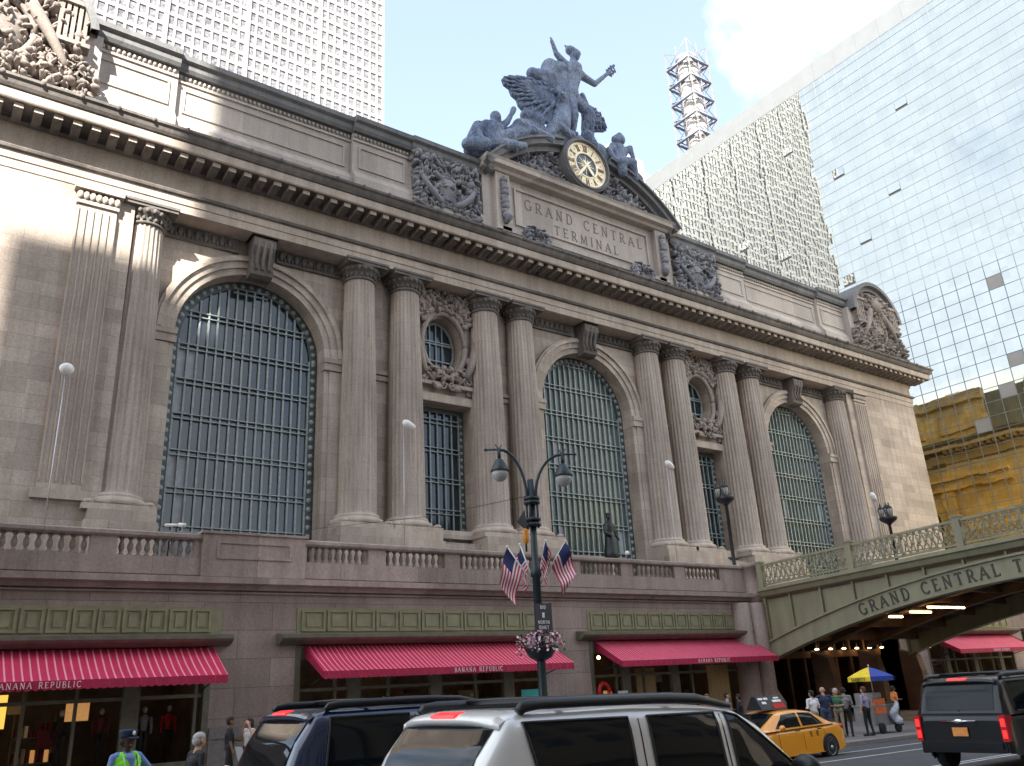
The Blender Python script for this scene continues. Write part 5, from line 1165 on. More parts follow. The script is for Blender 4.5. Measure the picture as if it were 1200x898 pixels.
def flag(dx, dy, tip, fold, label, wide):
    F = thing('flag', label, 'flag', (lx+dx*.1, ly+dy*.1, 5.2), FG); a_ = Vector((lx+dx*.1, ly+dy*.1, 5.2)); b_ = Vector((lx+dx, ly+dy, tip))
    m = MB(); m.tube([a_, b_], .022, 6); m.ball(b_, .045, 0, 6, 5); m.build('staff', 'white', F)
    d = (a_-b_).normalized(); side = Vector((dx, dy, 0)).normalized(); nx_, nz_ = 14, 13; m = MB(); v = []
    for i in range(nx_+1):
        for j in range(nz_+1):
            u = i/nx_; w_ = j/nz_*.78; drop = u*wide
            p = b_+d*w_+Vector((0, 0, -drop*.82))+side*(drop*.35*(1-u*.4)-w_*.0)+Vector((side.y, -side.x, 0))*fold*math.sin(u*7+w_*4)*.09*(.3+u)
            v.append(p)
    f = []; mi = []
    for i in range(nx_):
        for j in range(nz_): f.append((i*(nz_+1)+j, (i+1)*(nz_+1)+j, (i+1)*(nz_+1)+j+1, i*(nz_+1)+j+1)); mi.append(2 if (i < 6 and j < 7) else j % 2)
    o = len(m.v); m.v += [tuple(p) for p in v]
    for q, k in zip(f, mi): m.f.append(q); m.m.append(k); m.s.append(False)
    m.build('cloth', ['flagred', 'flagwhite', 'flagblue'], F)
flag(-.78, .25, 6.28, 1, 'widest striped flag spread out on the lamp post', 1.25)
flag(-.22, .40, 6.4, 2.2, 'striped flag hanging close behind the lamp post pole', .8)
flag(.22, -.25, 6.42, 2.2, 'narrow folded striped flag against the lamp post pole', .62)
flag(.80, -.45, 6.4, 1.8, 'limp striped flag on the outermost staff towards the bridge', 1.1)
SN = thing('sign', 'small navy sign with white lettering strapped to the lamp post', 'sign', (lx, ly-.17, 4.45)); m = MB(); m.box(lx-.30, lx+.24, ly-.26, ly-.22, 3.86, 4.66); m.box(lx+.245, lx+.28, ly-.26, ly+.3, 3.88, 4.68); m.build('panel', 'signnavy', SN)
m = MB()
for t_, z, h in (('BID', 4.52, .09), ('NORTH', 4.12, .085), ('QUIET', 3.98, .085)):
    wd = text_width(t_, h, .018); text_line(m, t_, (lx-.03-wd/2, ly-.262, z), (1, 0, 0), (0, 0, 1), (0, -1, 0), h, .018, wt=.2, dep=.006, serif=False)
m.box(lx-.07, lx+.01, ly-.268, ly-.262, 4.28, 4.42); m.build('lettering', 'signwhite', SN)
FB = thing('flower_basket', 'round basket of pink and white flowers hanging on the lamp post', 'flower basket', (lx, ly, 3.6)); m = MB(); m.lathe([(.12, 3.15), (.32, 3.25), (.44, 3.45), (.46, 3.55)], (lx, ly, 0), 14); m.build('basket', 'black', FB)
lf = MB(); pt = MB(); rr = random.Random(4)
for k in range(520):
    a = rr.uniform(0, 6.283); r = rr.uniform(.1, .78)**.8*.85; z = 3.72+rr.uniform(-.16, .22)-max(0, r-.45)*rr.uniform(.2, 1.5); c = Vector((lx+r*math.cos(a), ly+r*math.sin(a), z)); s_ = rr.uniform(.03, .065)
    ax = Vector((rr.gauss(0, 1), rr.gauss(0, 1), rr.gauss(0, 1))).normalized(); u = ax.orthogonal().normalized()*s_; w_ = ax.cross(u)
    (lf if k % 5 < 2 else pt).add([c-u, c+w_*.7, c+u, c-w_*.7], [(0, 1, 2, 3)], 0 if k % 5 < 2 else (0 if rr.random() < .65 else 1))
tag(lf.build('foliage', 'leaf', FB)); pt.build('blossom', ['petal', 'petalw'], FB)
WRE = MB(); WRE.tube([(-32.45, -32.6, 7.75), (-32.9, -28, 8.0), (-33.9, -19.9, 8.9)], .01, 4); tag(WRE.build('overhead_cable', 'black'), 'thin black cable running from the lamp post towards the station', 'cable')

# ================================================================== vehicles
class Shell:
    def __init__(s, hw, zb, zt, n=9, tum=.1): s.hw, s.zb, s.zt, s.n, s.tum = hw, zb, zt, n, tum
    def side(s, x, z):
        zb, zt = s.zb(x), s.zt(x); t = min(.9999, max(0, (z-zb)/max(1e-4, zt-zb))); return s.hw(x)*(1-s.tum*t)*(1-t**s.n)**(1/s.n)
    def top(s, x, yy):
        t = (1-min(.9999, abs(yy))**s.n)**(1/s.n); return s.hw(x)*(1-s.tum*t)*yy, s.zb(x)+(s.zt(x)-s.zb(x))*t
    def mesh(s, xs, k=28, mi=0):
        m = MB(); v = []
        for x in xs:
            for i in range(k+1):
                a = math.pi*i/k; t = max(0, math.sin(a))**(2/s.n); c = math.cos(a); yy = math.copysign(abs(c)**(2/s.n), c)
                v.append((x, s.hw(x)*(1-s.tum*t)*yy, s.zb(x)+(s.zt(x)-s.zb(x))*t))
        n = k+1; f = [(j*n+i, (j+1)*n+i, (j+1)*n+i+1, j*n+i+1) for j in range(len(xs)-1) for i in range(k)]
        m.add(v, f, mi, True); m.add(v[:n], [tuple(range(n))], mi); m.add(v[-n:], [tuple(range(n-1, -1, -1))], mi); return m
    def side_patch(s, m, bl, br, tr, tl, sg, off=.006, mi=0, nu=10, nv=6):
        v = []
        for j in range(nv+1):
            for i in range(nu+1):
                u, w_ = i/nu, j/nv; x = (bl[0]*(1-u)+br[0]*u)*(1-w_)+(tl[0]*(1-u)+tr[0]*u)*w_; z = (bl[1]*(1-u)+br[1]*u)*(1-w_)+(tl[1]*(1-u)+tr[1]*u)*w_
                v.append((x, sg*(s.side(x, z)+off), z))
        m.add(v, [(j*(nu+1)+i, j*(nu+1)+i+1, (j+1)*(nu+1)+i+1, (j+1)*(nu+1)+i) for j in range(nv) for i in range(nu)], mi, True)
    def end_patch(s, m, x0, x1, w0, w1, off=.008, mi=0, sg=-1, nu=14, nv=8):
        v = []
        for j in range(nv+1):
            x = x0+(x1-x0)*j/nv; wd = w0+(w1-w0)*j/nv
            for i in range(nu+1):
                y, z = s.top(x, -wd+2*wd*i/nu); v.append((x+sg*off, y, z+off))
        m.add(v, [(j*(nu+1)+i, j*(nu+1)+i+1, (j+1)*(nu+1)+i+1, (j+1)*(nu+1)+i) for j in range(nv) for i in range(nu)], mi, True)
def dense(a, b, n): return [a+(b-a)*i/n for i in range(n+1)]
def wheel(root, x, y, r, sg):
    m = MB(); w_ = .115; m.lathe([(r*.62, -w_), (r*.93, -w_), (r, -w_*.7), (r, w_*.7), (r*.93, w_), (r*.62, w_)], (x, y, r), 28, axis='y'); wo = m.build('wheel', 'rubber', root)
    m = MB(); yo = y+sg*w_*.8; m.lathe([(r*.66, -.02), (r*.66, .02), (r*.58, .025), (r*.58, -.03)], (x, yo, r), 28, axis='y', caps=False)
    for k in range(10):
        a = 2*math.pi*k/10; d = Vector((math.cos(a), 0, math.sin(a))); q = Vector((-d.z, 0, d.x)); o = Vector((x, yo, r))
        m.add([o+d*.05-q*.03, o+d*.05+q*.03, o+d*r*.62+q*.045, o+d*r*.62-q*.045], [(0, 1, 2, 3)])
    m.lathe([(.06, -.03), (.06, .03)], (x, yo, r), 12, axis='y'); m.build('rim', 'alloy', wo)
    m = MB(); m.lathe([(r*.6, 0), (.01, .001)], (x, yo-sg*.05, r), 20, axis='y'); m.build('hub_shadow_disc', 'plastic', wo).name = 'hub_shade_disc'  # dark disc behind the spokes, painted in place of hub shade
def suv(label, paint, L=4.95, W=1.92, H=1.86, belt=1.12, rake=.42, group=None, rails='plastic', name='suv', spoiler_red=True, dplate=True, lit=False, slope=.0, win=None, cuts=(1.70, 2.67)):
    """x runs from the rear bumper (0) forward; y to the car's left"""
    r = thing(name, label, 'car', (0, 0, 0), group); hw0 = W/2
    xe = L-.05; hoodx = L-1.45
    hwl = lambda x: hw0*lerp(x, [(0, .90), (.12, .97), (.5, 1), (L-.7, 1), (L-.15, .93), (L, .82)])
    low = Shell(hwl, lambda x: lerp(x, [(0, .42), (.3, .36), (L-.4, .34), (L, .42)]), lambda x: lerp(x, [(0, belt-.12), (.06, belt), (hoodx-.05, belt), (hoodx+.2, belt-.06), (L-.35, belt-.16), (L, belt-.42)]), 14, .035)
    low.mesh([0, .03, .1, .25]+dense(.5, hoodx, 10)+dense(hoodx+.15, L-.2, 6)+[L-.08, L], 28).build('body', paint, r)
    roof1 = L-2.25; wsb = L-1.30                          # front of the roof, foot of the windscreen
    gh = Shell(lambda x: hwl(x)*.975, lambda x: belt-.02, lambda x: lerp(x, [(.1, belt+.02), (.1+rake*.45, belt+(H-belt)*.55), (.1+rake, H-.05), (.1+rake+.14, H-.012-slope*.1), (1.8, H), (roof1-.5, H-.02), (roof1, H-.07), (roof1+.3, H-.2), (wsb, belt+.02)]), 11, .13)
    xs = [.1, .1+rake*.22, .1+rake*.45, .1+rake*.72, .1+rake, .1+rake+.07, .1+rake+.14]+dense(.9, roof1-.4, 8)+dense(roof1-.25, wsb, 9)
    gh.mesh(xs, 36).build('cabin', paint, r)
    q = MB(); gh.end_patch(q, .1+rake*.06, .1+rake*.93, .86, .86); q.build('rear_window', 'carglass', r)
    zt_ = H-.105; zl = belt+.045
    d0, d1 = .1+rake*.35, .1+rake+.16
    wins = win or [((d0+.30, d1+.0), (1.62, 1.62)), ((1.78, 1.78), (2.60, 2.60)), ((2.74, 2.74), (wsb-.28, roof1-.05))]
    for sg in (-1, 1):
        for k, ((b0, t0), (b1, t1)) in enumerate(wins):
            q = MB(); gh.side_patch(q, (b0, zl), (b1, zl), (t1, zt_-(.035 if k == 2 else 0)), (t0, zt_), sg, .007, 0, 14, 8); q.build('side_window', 'carglass', r)
        q = MB()                                          # seals, door cuts, window line trim
        for k, ((b0, t0), (b1, t1)) in enumerate(wins):
            P = [(b0, zl), (t0, zt_), (t1, zt_-(.035 if k == 2 else 0)), (b1, zl), (b0, zl)]; pts = []
            for (xa, za), (xb, zb) in zip(P, P[1:]):
                for i in range(6): u = i/6; x, z = xa+(xb-xa)*u, za+(zb-za)*u; pts.append((x, sg*(gh.side(x, z)+.008), z))
            q.tube(pts+[pts[0]], .013, 5)
        for xd in (*cuts, wsb-.2):
            q.tube([(xd, sg*(low.side(xd, z)+.001), z) for z in dense(.5, belt-.03, 6)], .006, 4)
        [q.tube([(xd, sg*(gh.side(xd, z)+.001), z) for z in dense(belt+.02, H-.12, 5)], .007, 4) for xd in cuts]
        q.tube([(x, sg*(low.side(x, belt-.03)+.004), belt-.005) for x in dense(.35, wsb, 12)], .012, 5)
        for xw in (.98, L-.95):                           # wheel openings
            q.tube([(xw+.43*math.cos(R(a)), sg*(low.side(xw, .6)+.004), .36+.43*math.sin(R(a))) for a in range(-10, 191, 20)], .035, 6); q.add([(xw, sg*(hw0*.985), .36)]+[(xw+.42*math.cos(R(a)), sg*(hw0+.002), .36+.42*math.sin(R(a))) for a in range(-20, 201, 20)], [(0, i, i+1) for i in range(1, 12)])
        q.box(.9, L-.8, min(sg*hw0*.9, sg*hw0*1.005), max(sg*hw0*.9, sg*hw0*1.005), .3, .46)
        q.build('trim', 'plastic', r)
        for xd in (1.95, 2.95):
            q = MB(); q.tube([(xd, sg*(hw0+.03), belt-.13), (xd+.2, sg*(hw0+.035), belt-.125)], .018, 6); q.build('door_handle', paint, r)
        q = MB(); xm = wsb-.55; ym = sg*(gh.side(xm, belt+.1)+.14)    # mirrors
        q.ball((xm+.22, ym, belt+.12), (.085, .15, .115), 0, 14, 10); q.tube([(xm+.2, sg*(gh.side(xm, belt+.06)-.03), belt+.03), (xm+.22, ym, belt+.06)], .04, 6); q.build('wing_mirror', 'plastic', r)
        if rails:
            q = MB(); pts = [(x, sg*(hw0*.80), z) for x, z in [(.1+rake+.12, H-.03), (.1+rake+.16, H+.01), (.1+rake+.3, H+.03)]+[(x, H+.035) for x in dense(1.3, roof1-.9, 6)]+[(roof1-.5, H+.02), (roof1-.05, H-.055)]]
            q.tube(pts, [.04]+[.05]*(len(pts)-2)+[.03], 10, flat=.8)
            q.build('roof_rail', rails, r)
        for xw in (.98, L-.95): wheel(r, xw, sg*(hw0-.12), .37, sg)
        q = MB(); zt2 = belt-.02
        q.prof([(-.035, zt2-.5), (-.035, zt2), (.28, zt2), (.24, zt2-.5)], min(sg*hw0*.82, sg*(hw0*.945)), max(sg*hw0*.82, sg*(hw0*.945)), 'y'); q.build('tail_light', 'redlens', r)
        if lit:
            q = MB()
            for zz in (belt-.16, belt-.38): q.box(-.045, -.034, min(sg*hw0*.845, sg*hw0*.925), max(sg*hw0*.845, sg*hw0*.925), zz-.075, zz+.075)
            q.build('brake_lamp', 'litred', [c for c in r.children if c.name.startswith('tail_light')][-1])
    if rails:
        q = MB()
        for x in (1.15, roof1-.75): q.tube([(x, y, H+.05+.012*(1-(y/hw0)**2)) for y in dense(-hw0*.8, hw0*.8, 6)], .018, 6, flat=1.8)
        q.build('cross_bar', rails, r)
    q = MB(); v = []                                      # roof spoiler over the hatch
    for y in dense(-hw0*.79, hw0*.79, 14):
        u = abs(y)/(hw0*.79); c = .055*u**4; e = .05*u**5; v += [(.1+rake+.3, y, H+.004-c), (.1+rake+.1, y, H-.004-c), (.1+rake-.06+e, y, H-.03-c), (.1+rake-.11+e, y, H-.06-c), (.1+rake-.115+e, y, H-.10-c), (.1+rake-.07+e, y, H-.125-c), (.1+rake+.1, y, H-.11-c), (.1+rake+.3, y, H-.08-c)]
    q.add(v, [(8*i+k, 8*i+(k+1) % 8, 8*i+(k+1) % 8+8, 8*i+k+8) for i in range(14) for k in range(8)]+[tuple(range(8)), tuple(range(119, 111, -1))], 0, True); q.build('spoiler', paint, r)
    q = MB(); yb = hw0*.2; q.add([(.1+rake-.075+dx, y, H-.033+dz) for y in (-yb, yb) for dx, dz in ((.06, .012), (-.035, -.012), (-.045, -.03), (.06, -.03))], [(0, 1, 2, 3), (7, 6, 5, 4), (0, 4, 5, 1), (1, 5, 6, 2), (3, 2, 6, 7), (0, 3, 7, 4)]); q.v = [(a, b, c+.006) for a, b, c in q.v]
    q.build('high_brake_light', 'litred', r)
    q = MB(); q.box(-.02, .3, -hw0*.86, hw0*.86, .42, .66); q.box(-.06, .1, -hw0*.8, hw0*.8, .5, .62); q.build('rear_bumper', paint, r)
    q = MB(); xa, za = .1+rake*.1, belt+.12; q.tube([(xa-.02, 0, za-.06), (xa+.03, .15, za+.03), (xa+.09, .62, za+.08)], .012, 5); q.build('wiper', 'plastic', r)
    q = MB(); q.box(-.045, -.02, -.16, .16, belt-.42, belt-.25); q.build('number_plate', 'platey', r)
    q = MB(); q.tube([(-.03, -.36, belt-.13), (-.03, .36, belt-.13)], .022, 6); q.ball((-.04, 0, belt-.13), (.02, .11, .045), 0, 10, 6); q.build('chrome_strip', 'chrome', r)
    return r
def ground_at(r, x, y, rz=0, L=4.9):
    r.location = (x, y, G(x+L/2*math.cos(rz), y)); r.rotation_euler = (0, 0, rz)
s1 = suv('silver four wheel drive with black roof rails, its rear window reflecting the sky', 'silverpaint', L=5.4, win=[((.78, .64), (1.74, 1.74)), ((1.97, 1.97), (2.83, 2.83)), ((2.98, 2.98), (3.98, 3.14))], cuts=(1.86, 2.905))
s1.location = (-43.56, -45.27, .50); s1.rotation_euler = (0, R(1.2), 0)
s2 = suv('dark blue four wheel drive with tinted windows, half hidden behind the silver car', 'bluepaint', L=5.1, W=2.0, H=1.93, belt=1.18, rake=.36)
s2.location = (-43.45, -41.5, .47); s2.rotation_euler = (0, R(.4), 0)
s3 = suv('large black four wheel drive seen from behind with lit red brake lights', 'blackpaint', L=5.6, W=2.04, H=1.89, belt=1.16, rake=.26, lit=True, rails='plastic')
s3.location = (-28.3, -41.75, .33); s3.rotation_euler = (0, 0, R(1))

def taxi():
    r = thing('taxi', 'yellow taxi saloon with an advert board on its roof', 'taxi', (0, 0, 0)); L, W, H, belt = 4.85, 1.82, 1.45, .93; hw0 = W/2
    hwl = lambda x: hw0*lerp(x, [(0, .80), (.1, .90), (.5, 1), (L-.7, 1), (L-.15, .88), (L, .75)])
    low = Shell(hwl, lambda x: lerp(x, [(0, .40), (.3, .24), (L-.3, .22), (L, .35)]), lambda x: lerp(x, [(0, .80), (.08, .97), (.5, 1.01), (1.2, .98), (L-1.5, .95), (L-.5, .80), (L, .58)]), 9, .05)
    low.mesh([0, .03, .1, .25]+dense(.5, L-.5, 16)+[L-.3, L-.1, L], 28).build('body', 'taxipaint', r)
    gh = Shell(lambda x: hwl(x)*.95, lambda x: lerp(x, [(.4, .98), (L-1.5, .92)]), lambda x: lerp(x, [(.55, 1.0), (1.0, 1.22), (1.45, 1.39), (1.9, H-.01), (2.3, H), (2.7, H-.02), (3.05, 1.36), (3.5, 1.13), (3.85, .95)]), 7, .2)
    gh.mesh(dense(.55, 3.85, 26), 30).build('cabin', 'taxipaint', r)
    for sg in (-1, 1):
        for bl, br, tr, tl in (((1.12, 1.0), (2.12, .99), (2.12, 1.36), (1.52, 1.33)), ((2.22, .99), (3.36, .98), (2.86, 1.33), (2.22, 1.36))):
            q = MB(); gh.side_patch(q, bl, br, tr, tl, sg, .008); q.build('side_window', 'carglass', r)
        q = MB()
        for xd in (1.15, 2.17, 3.3): q.tube([(xd+(.12*(z < .6) if xd < 1.2 else 0), sg*(low.side(xd, z)+.001), z) for z in dense(.36, .92, 6)], .006, 4)
        for xw in (.98, L-.93): q.tube([(xw+.37*math.cos(R(a)), sg*(low.side(xw, .6)+.002), .33+.37*math.sin(R(a))) for a in range(-10, 191, 20)], .03, 6); q.add([(xw, sg*hw0, .33)]+[(xw+.36*math.cos(R(a)), sg*(hw0+.002), .33+.36*math.sin(R(a))) for a in range(-20, 201, 20)], [(0, i, i+1) for i in range(1, 12)])
        for xd in (1.35, 2.4): q.tube([(xd, sg*(hw0+.02), .88), (xd+.2, sg*(hw0+.022), .885)], .018, 6)
        q.build('trim', 'plastic', r)
        q = MB()
        for ch, xo in (('8', 1.86), ('B', 1.55)) if sg < 0 else (('8', 1.55), ('B', 1.86)):
            glyph(q, ch, lambda u, v, d, xo=xo, sg=sg: Vector((xo+sg*-1*u if sg > 0 else xo+u, sg*(low.side(1.7, .76)+.004+d), .68+v)), .14, wt=.22, dep=.004)
        q.build('door_lettering', 'lettering', r)
        for xw in (.98, L-.93): wheel(r, xw, sg*(hw0-.10), .325, sg)
        q = MB(); q.ball((.14, sg*hw0*.78, .86), (.13, .12, .09), 0, 10, 8); q.build('tail_light', 'redlens', r)
        q = MB(); q.ball((3.25, sg*(hw0+.08), 1.0), (.07, .1, .08), 0, 10, 8); q.build('wing_mirror', 'taxipaint', r)
    q = MB(); gh.end_patch(q, .66, 1.5, .82, .8); q.build('rear_window', 'carglass', r)
    q = MB(); gh.end_patch(q, 3.78, 3.0, .84, .8, sg=1); q.build('windscreen', 'carglass', r)
    q = MB(); q.box(-.03, .2, -hw0*.8, hw0*.8, .36, .56); q.build('rear_bumper', 'taxipaint', r)
    q = MB(); q.prof([(-.30, H+.03), (.30, H+.03), (.06, H+.40), (-.06, H+.40)], 2.0, 3.15, 'x'); ab = q.build('advert_board', 'plastic', r)
    q = MB()
    for sg in (-1, 1):
        P = lambda u, v: (2.02+1.11*u, sg*(.31-.24*v), H+.035+.36*v)
        q.add([P(.0, .05), P(.5, .05), P(.5, .42), P(0, .42)], [(0, 1, 2, 3)], 0)
        for u0, u1, v0, v1 in ((.08, .3, .78, .9), (.05, .42, .52, .7), (.55, .72, .74, .9), (.76, .95, .74, .9), (.7, .88, .42, .6)): q.add([(a, b+sg*.004, c) for a, b, c in (P(u0, v0), P(u1, v0), P(u1, v1), P(u0, v1))], [(0, 1, 2, 3)], 1)
    q.build('advert', ['p_red', 'signwhite'], ab)
    return r
tx = taxi(); tx.location = (-22.6, -34.3, .03); tx.rotation_euler = (0, 0, R(180))

# ================================================================== people
def person(x, y, face, label, top, legs, skin='p_skin', hair='p_hair', h=1.72, arms=('down', 'down'), stride=.1, long_hair=False, cap=None, vest=None, shorts=False, sleeve=.55, lean=0, group=None, z=None, vox=.016, skirt=False, shoes='p_shoe', fat=1.0):
    """face: heading in degrees (0 looks along -y); one body mesh, clothes are its colours, hair and cap are children"""
    k = h/1.72; W_ = .195*fat; c = []
    P = lambda a, b, d: (a*k, b*k+lean*d*.12, d*k)
    A = lambda p, r, q, s, m_: c.append((P(*p), r*k, P(*q), s*k, m_))
    for sg in (-1, 1):
        fy = -sg*stride; A((sg*.095, 0, .9), .088*fat, (sg*.10, fy*.45-.02, .49), .062, legs); A((sg*.10, fy*.45-.02, .49), .058 if not shorts else .056, (sg*.10, fy+.02, .1), .042, skin if shorts else legs)
        A((sg*.10, fy+.04, .05), .04, (sg*.115, fy-.14, .035), .034, shoes)
    if skirt: A((0, 0, .92), .17, (0, 0, .6), .21, legs)
    A((-.06, 0, .95), .125*fat, (.06, 0, .95), .125*fat, legs); A((0, 0, 1.02), .13*fat, (0, .01, 1.2), .135*fat, top); A((-.07, .01, 1.27), .125*fat, (.07, .01, 1.27), .125*fat, top); A((-W_*.8, .01, 1.40), .066, (W_*.8, .01, 1.40), .066, top)
    A((0, .015, 1.42), .06, (0, 0, 1.52), .052, skin); A((0, -.012, 1.585), .078, (0, -.005, 1.635), .092, skin); A((0, -.03, 1.545), .05, (0, -.035, 1.56), .055, skin)
    A((0, -.095, 1.60), .014, (0, -.108, 1.575), .017, skin); A((-.025, -.088, 1.545), .009, (.025, -.088, 1.545), .009, 'p_lip')
    for sg in (-1, 1): A((sg*.034, -.086, 1.615), .012, (sg*.036, -.086, 1.615), .012, 'p_eye'); A((sg*.092, .005, 1.59), .018, (sg*.094, .012, 1.62), .02, skin)
    for sg, ar in zip((-1, 1), arms):
        s0 = (sg*(W_+.015), .01, 1.395)
        e, hd = {'down': ((sg*(W_+.075), .03, 1.13), (sg*(W_+.085), -.05, .88)), 'phone': ((sg*(W_+.07), -.08, 1.15), (sg*.075, -.14, 1.50)), 'hold': ((sg*(W_+.07), .02, 1.13), (sg*.10, -.24, 1.12)),
                 'hips': ((sg*(W_+.17), .07, 1.17), (sg*(W_-.02), -.03, 1.0)), 'point': ((sg*(W_+.12), -.12, 1.22), (sg*(W_+.30), -.30, 1.12)), 'back': ((sg*(W_+.08), .14, 1.15), (sg*(W_+.02), .16, .93)), 'up': ((sg*(W_+.1), -.1, 1.25), (sg*.09, -.1, 1.56))}[ar]
        A(s0, .056, e, .043, top if sleeve > .3 else skin); mid = tuple(e[i]+(hd[i]-e[i])*.02 for i in range(3)); A(mid, .041, hd, .028, top if sleeve > .8 else skin)
        if sleeve <= .55 and sleeve > .3: pass
        d = Vector(hd)-Vector(e); d.normalize(); u = Vector((sg, 0, 0)); u = (u-d*u.dot(d)); u.normalize(); n_ = d.cross(u)
        H_ = Vector(hd); A(hd, .03, tuple(H_+d*.06), .033, skin)
        for f_, (ou, ln_) in enumerate(((-.027, .062), (-.009, .075), (.009, .07), (.026, .055))): A(tuple(H_+d*.07+n_*ou), .0125, tuple(H_+d*(.08+ln_)+n_*ou*1.2-u*.02), .0105, skin)
        A(tuple(H_+d*.02-n_*.03), .014, tuple(H_+d*.07-n_*.055), .011, skin)
    if vest: A((0, -.01, 1.02), .145, (0, 0, 1.2), .15, vest); A((-.09, 0, 1.27), .135, (.09, 0, 1.27), .135, vest); A((-.11, 0, 1.38), .085, (-.14, 0, 1.34), .085, vest); A((.11, 0, 1.38), .085, (.14, 0, 1.34), .085, vest); A((0, -.07, 1.36), .082, (0, -.10, 1.24), .05, top)
    mats = sorted({q[4] for q in c}); me = limbs_mesh('person', c, vox, mats, 1)
    o = bpy.data.objects.new('person', me); COL.objects.link(o); LOC[o] = (0, 0, 0); tag(o, label, 'person', group)
    m = MB()
    if hair:
        q = Matrix.Rotation(-.25, 3, 'X'); m.ball(P(0, .018, 1.66), (.102*k, .108*k, .085*k), 0, 14, 10, q); m.ball(P(0, .05, 1.61), (.096*k, .07*k, .09*k), 0, 12, 8)
        if long_hair: m.ball(P(0, .075, 1.50), (.10*k, .055*k, .15*k), 0, 12, 8); [m.tube([P(sg*.085, -.01, 1.66), P(sg*.098, .01, 1.56), P(sg*.085, .03, 1.44)], .03*k, 6) for sg in (-1, 1)]
        m.build('hair', hair, o)
    if cap:
        m = MB(); m.lathe([(.108*k, 1.655*k), (.11*k, 1.69*k), (.13*k, 1.735*k), (.12*k, 1.76*k), (.04*k, 1.765*k)], (0, .01*k, 0), 16); m.add([P(-.09, -.09, 1.662), P(.09, -.09, 1.662), P(.06, -.17, 1.645), P(-.06, -.17, 1.645), P(-.09, -.09, 1.652), P(.09, -.09, 1.652), P(.06, -.17, 1.635), P(-.06, -.17, 1.635)], [(0, 1, 2, 3), (7, 6, 5, 4), (2, 6, 7, 3), (1, 5, 6, 2), (3, 7, 4, 0)]); m.ball(P(0, -.12, 1.71), (.03, .015, .035), 1, 8, 6); co = m.build('cap', [cap, 'p_silver'], o)
    if vest:
        m = MB()
        for sg in (-1, 1): m.tube([P(sg*.115, -.145, 1.02), P(sg*.115, -.145, 1.2), P(sg*.115, -.128, 1.3), P(sg*.12, -.075, 1.43)], .018, 6, flat=.4)
        m.tube([P(.155*math.cos(a), .155*math.sin(a)*.98-.005, 1.08) for a in [i*2*math.pi/20 for i in range(21)]], .018, 6, flat=.5); m.build('reflective_band', 'p_silver', o)
    o.location = (x, y, z if z is not None else (WALK(x) if y > -33.5 else G(x, y))); o.rotation_euler = (0, 0, R(face)); return o
person(-43.75, -37.0, 25, 'police officer in a bright lime safety vest and dark cap standing in the road', 'p_blue', 'p_navy', 'p_skindark', 'p_hair', 1.80, ('down', 'point'), .05, cap='p_navy', vest='p_hiviz', vox=.011, sleeve=.5)
person(-42.6, -36.2, 100, 'person in dark jacket and pale hat leaning beside the police officer', 'p_black', 'p_black', 'p_skin', 'p_hairgrey', 1.72, ('hold', 'hold'), .1, lean=-.9, sleeve=1)
person(-38.6, -26.0, 80, 'man dressed all in black with dark hair next to the woman in white', 'p_black', 'p_black', 'p_skinbrown', 'p_hair', 1.78, ('down', 'hold'), .16, sleeve=.5)
person(-38.05, -26.0, -70, 'woman in white tank top and maroon trousers holding a phone to her face', 'p_white', 'p_maroon', 'p_skin', 'p_hair', 1.72, ('phone', 'up'), .12, long_hair=True, sleeve=.1)
person(-37.05, -26.6, 70, 'woman in dark maroon coat walking behind the blue car', 'p_maroon', 'p_maroon', 'p_skin', 'p_hair', 1.72, ('down', 'back'), .2, long_hair=True, sleeve=1)
PG = None
person(-22.1, -29.2, -60, 'pale faced man in a pink shirt passing behind the silver car', 'p_lip', 'p_denim', 'p_skin', 'p_hairbrown', 1.74, ('down', 'hold'), .1)
person(-19.6, -28.0, 40, 'man in pale blue shirt and open dark jacket near the shop pier', 'p_lav', 'p_navy', 'p_skin', 'p_hair', 1.75, ('down', 'down'), .1)
person(-19.05, -28.1, 200, 'person in black seen between the pale blue shirt and the taxi board', 'p_black', 'p_black', 'p_skinbrown', 'p_hair', 1.66, ('hold', 'down'), .12, sleeve=1)
person(-18.9, -31.4, 170, 'man in plain white t-shirt standing just behind the taxi boot', 'p_white', 'p_khaki', 'p_skin', 'p_hair', 1.70, ('hold', 'hold'), .06, fat=1.1)
person(-17.9, -31.2, 150, 'bald man in navy t-shirt with tanned arms behind the taxi', 'p_navy', 'p_denim', 'p_skin', None, 1.80, ('hold', 'hold'), .08, fat=1.15)
person(-16.95, -31.1, -60, 'grey haired man in green and white top and pale trousers', 'p_green', 'p_khaki', 'p_skin', 'p_hairgrey', 1.72, ('hold', 'hold'), .14)
person(-16.75, -31.3, 120, 'person in grey patterned top by the food cart, side on', 'p_grey', 'p_black', 'p_skin', 'p_hair', 1.74, ('hold', 'down'), .1)
person(-16.35, -31.9, 180, 'person in lavender shirt with back turned beside the food cart', 'p_lav', 'p_black', 'p_skin', 'p_hairbrown', 1.74, ('down', 'down'), .06)
person(-14.9, -29.6, 20, 'vendor in dark clothes almost lost in shade behind the cart', 'p_black', 'p_black', 'p_skinbrown', 'p_hair', 1.7, ('hold', 'hold'), .05)
person(-9.5, -29.0, 60, 'person in orange top in the shade under the bridge', 'p_orange', 'p_black', 'p_skinbrown', 'p_hair', 1.66, ('hold', 'down'), .1)
person(-45.9, -29.0, -90, 'person in dark jacket by the shop window at the edge of the road', 'p_grey', 'p_black', 'p_skin', 'p_hairbrown', 1.66, ('down', 'down'), .2, sleeve=1)

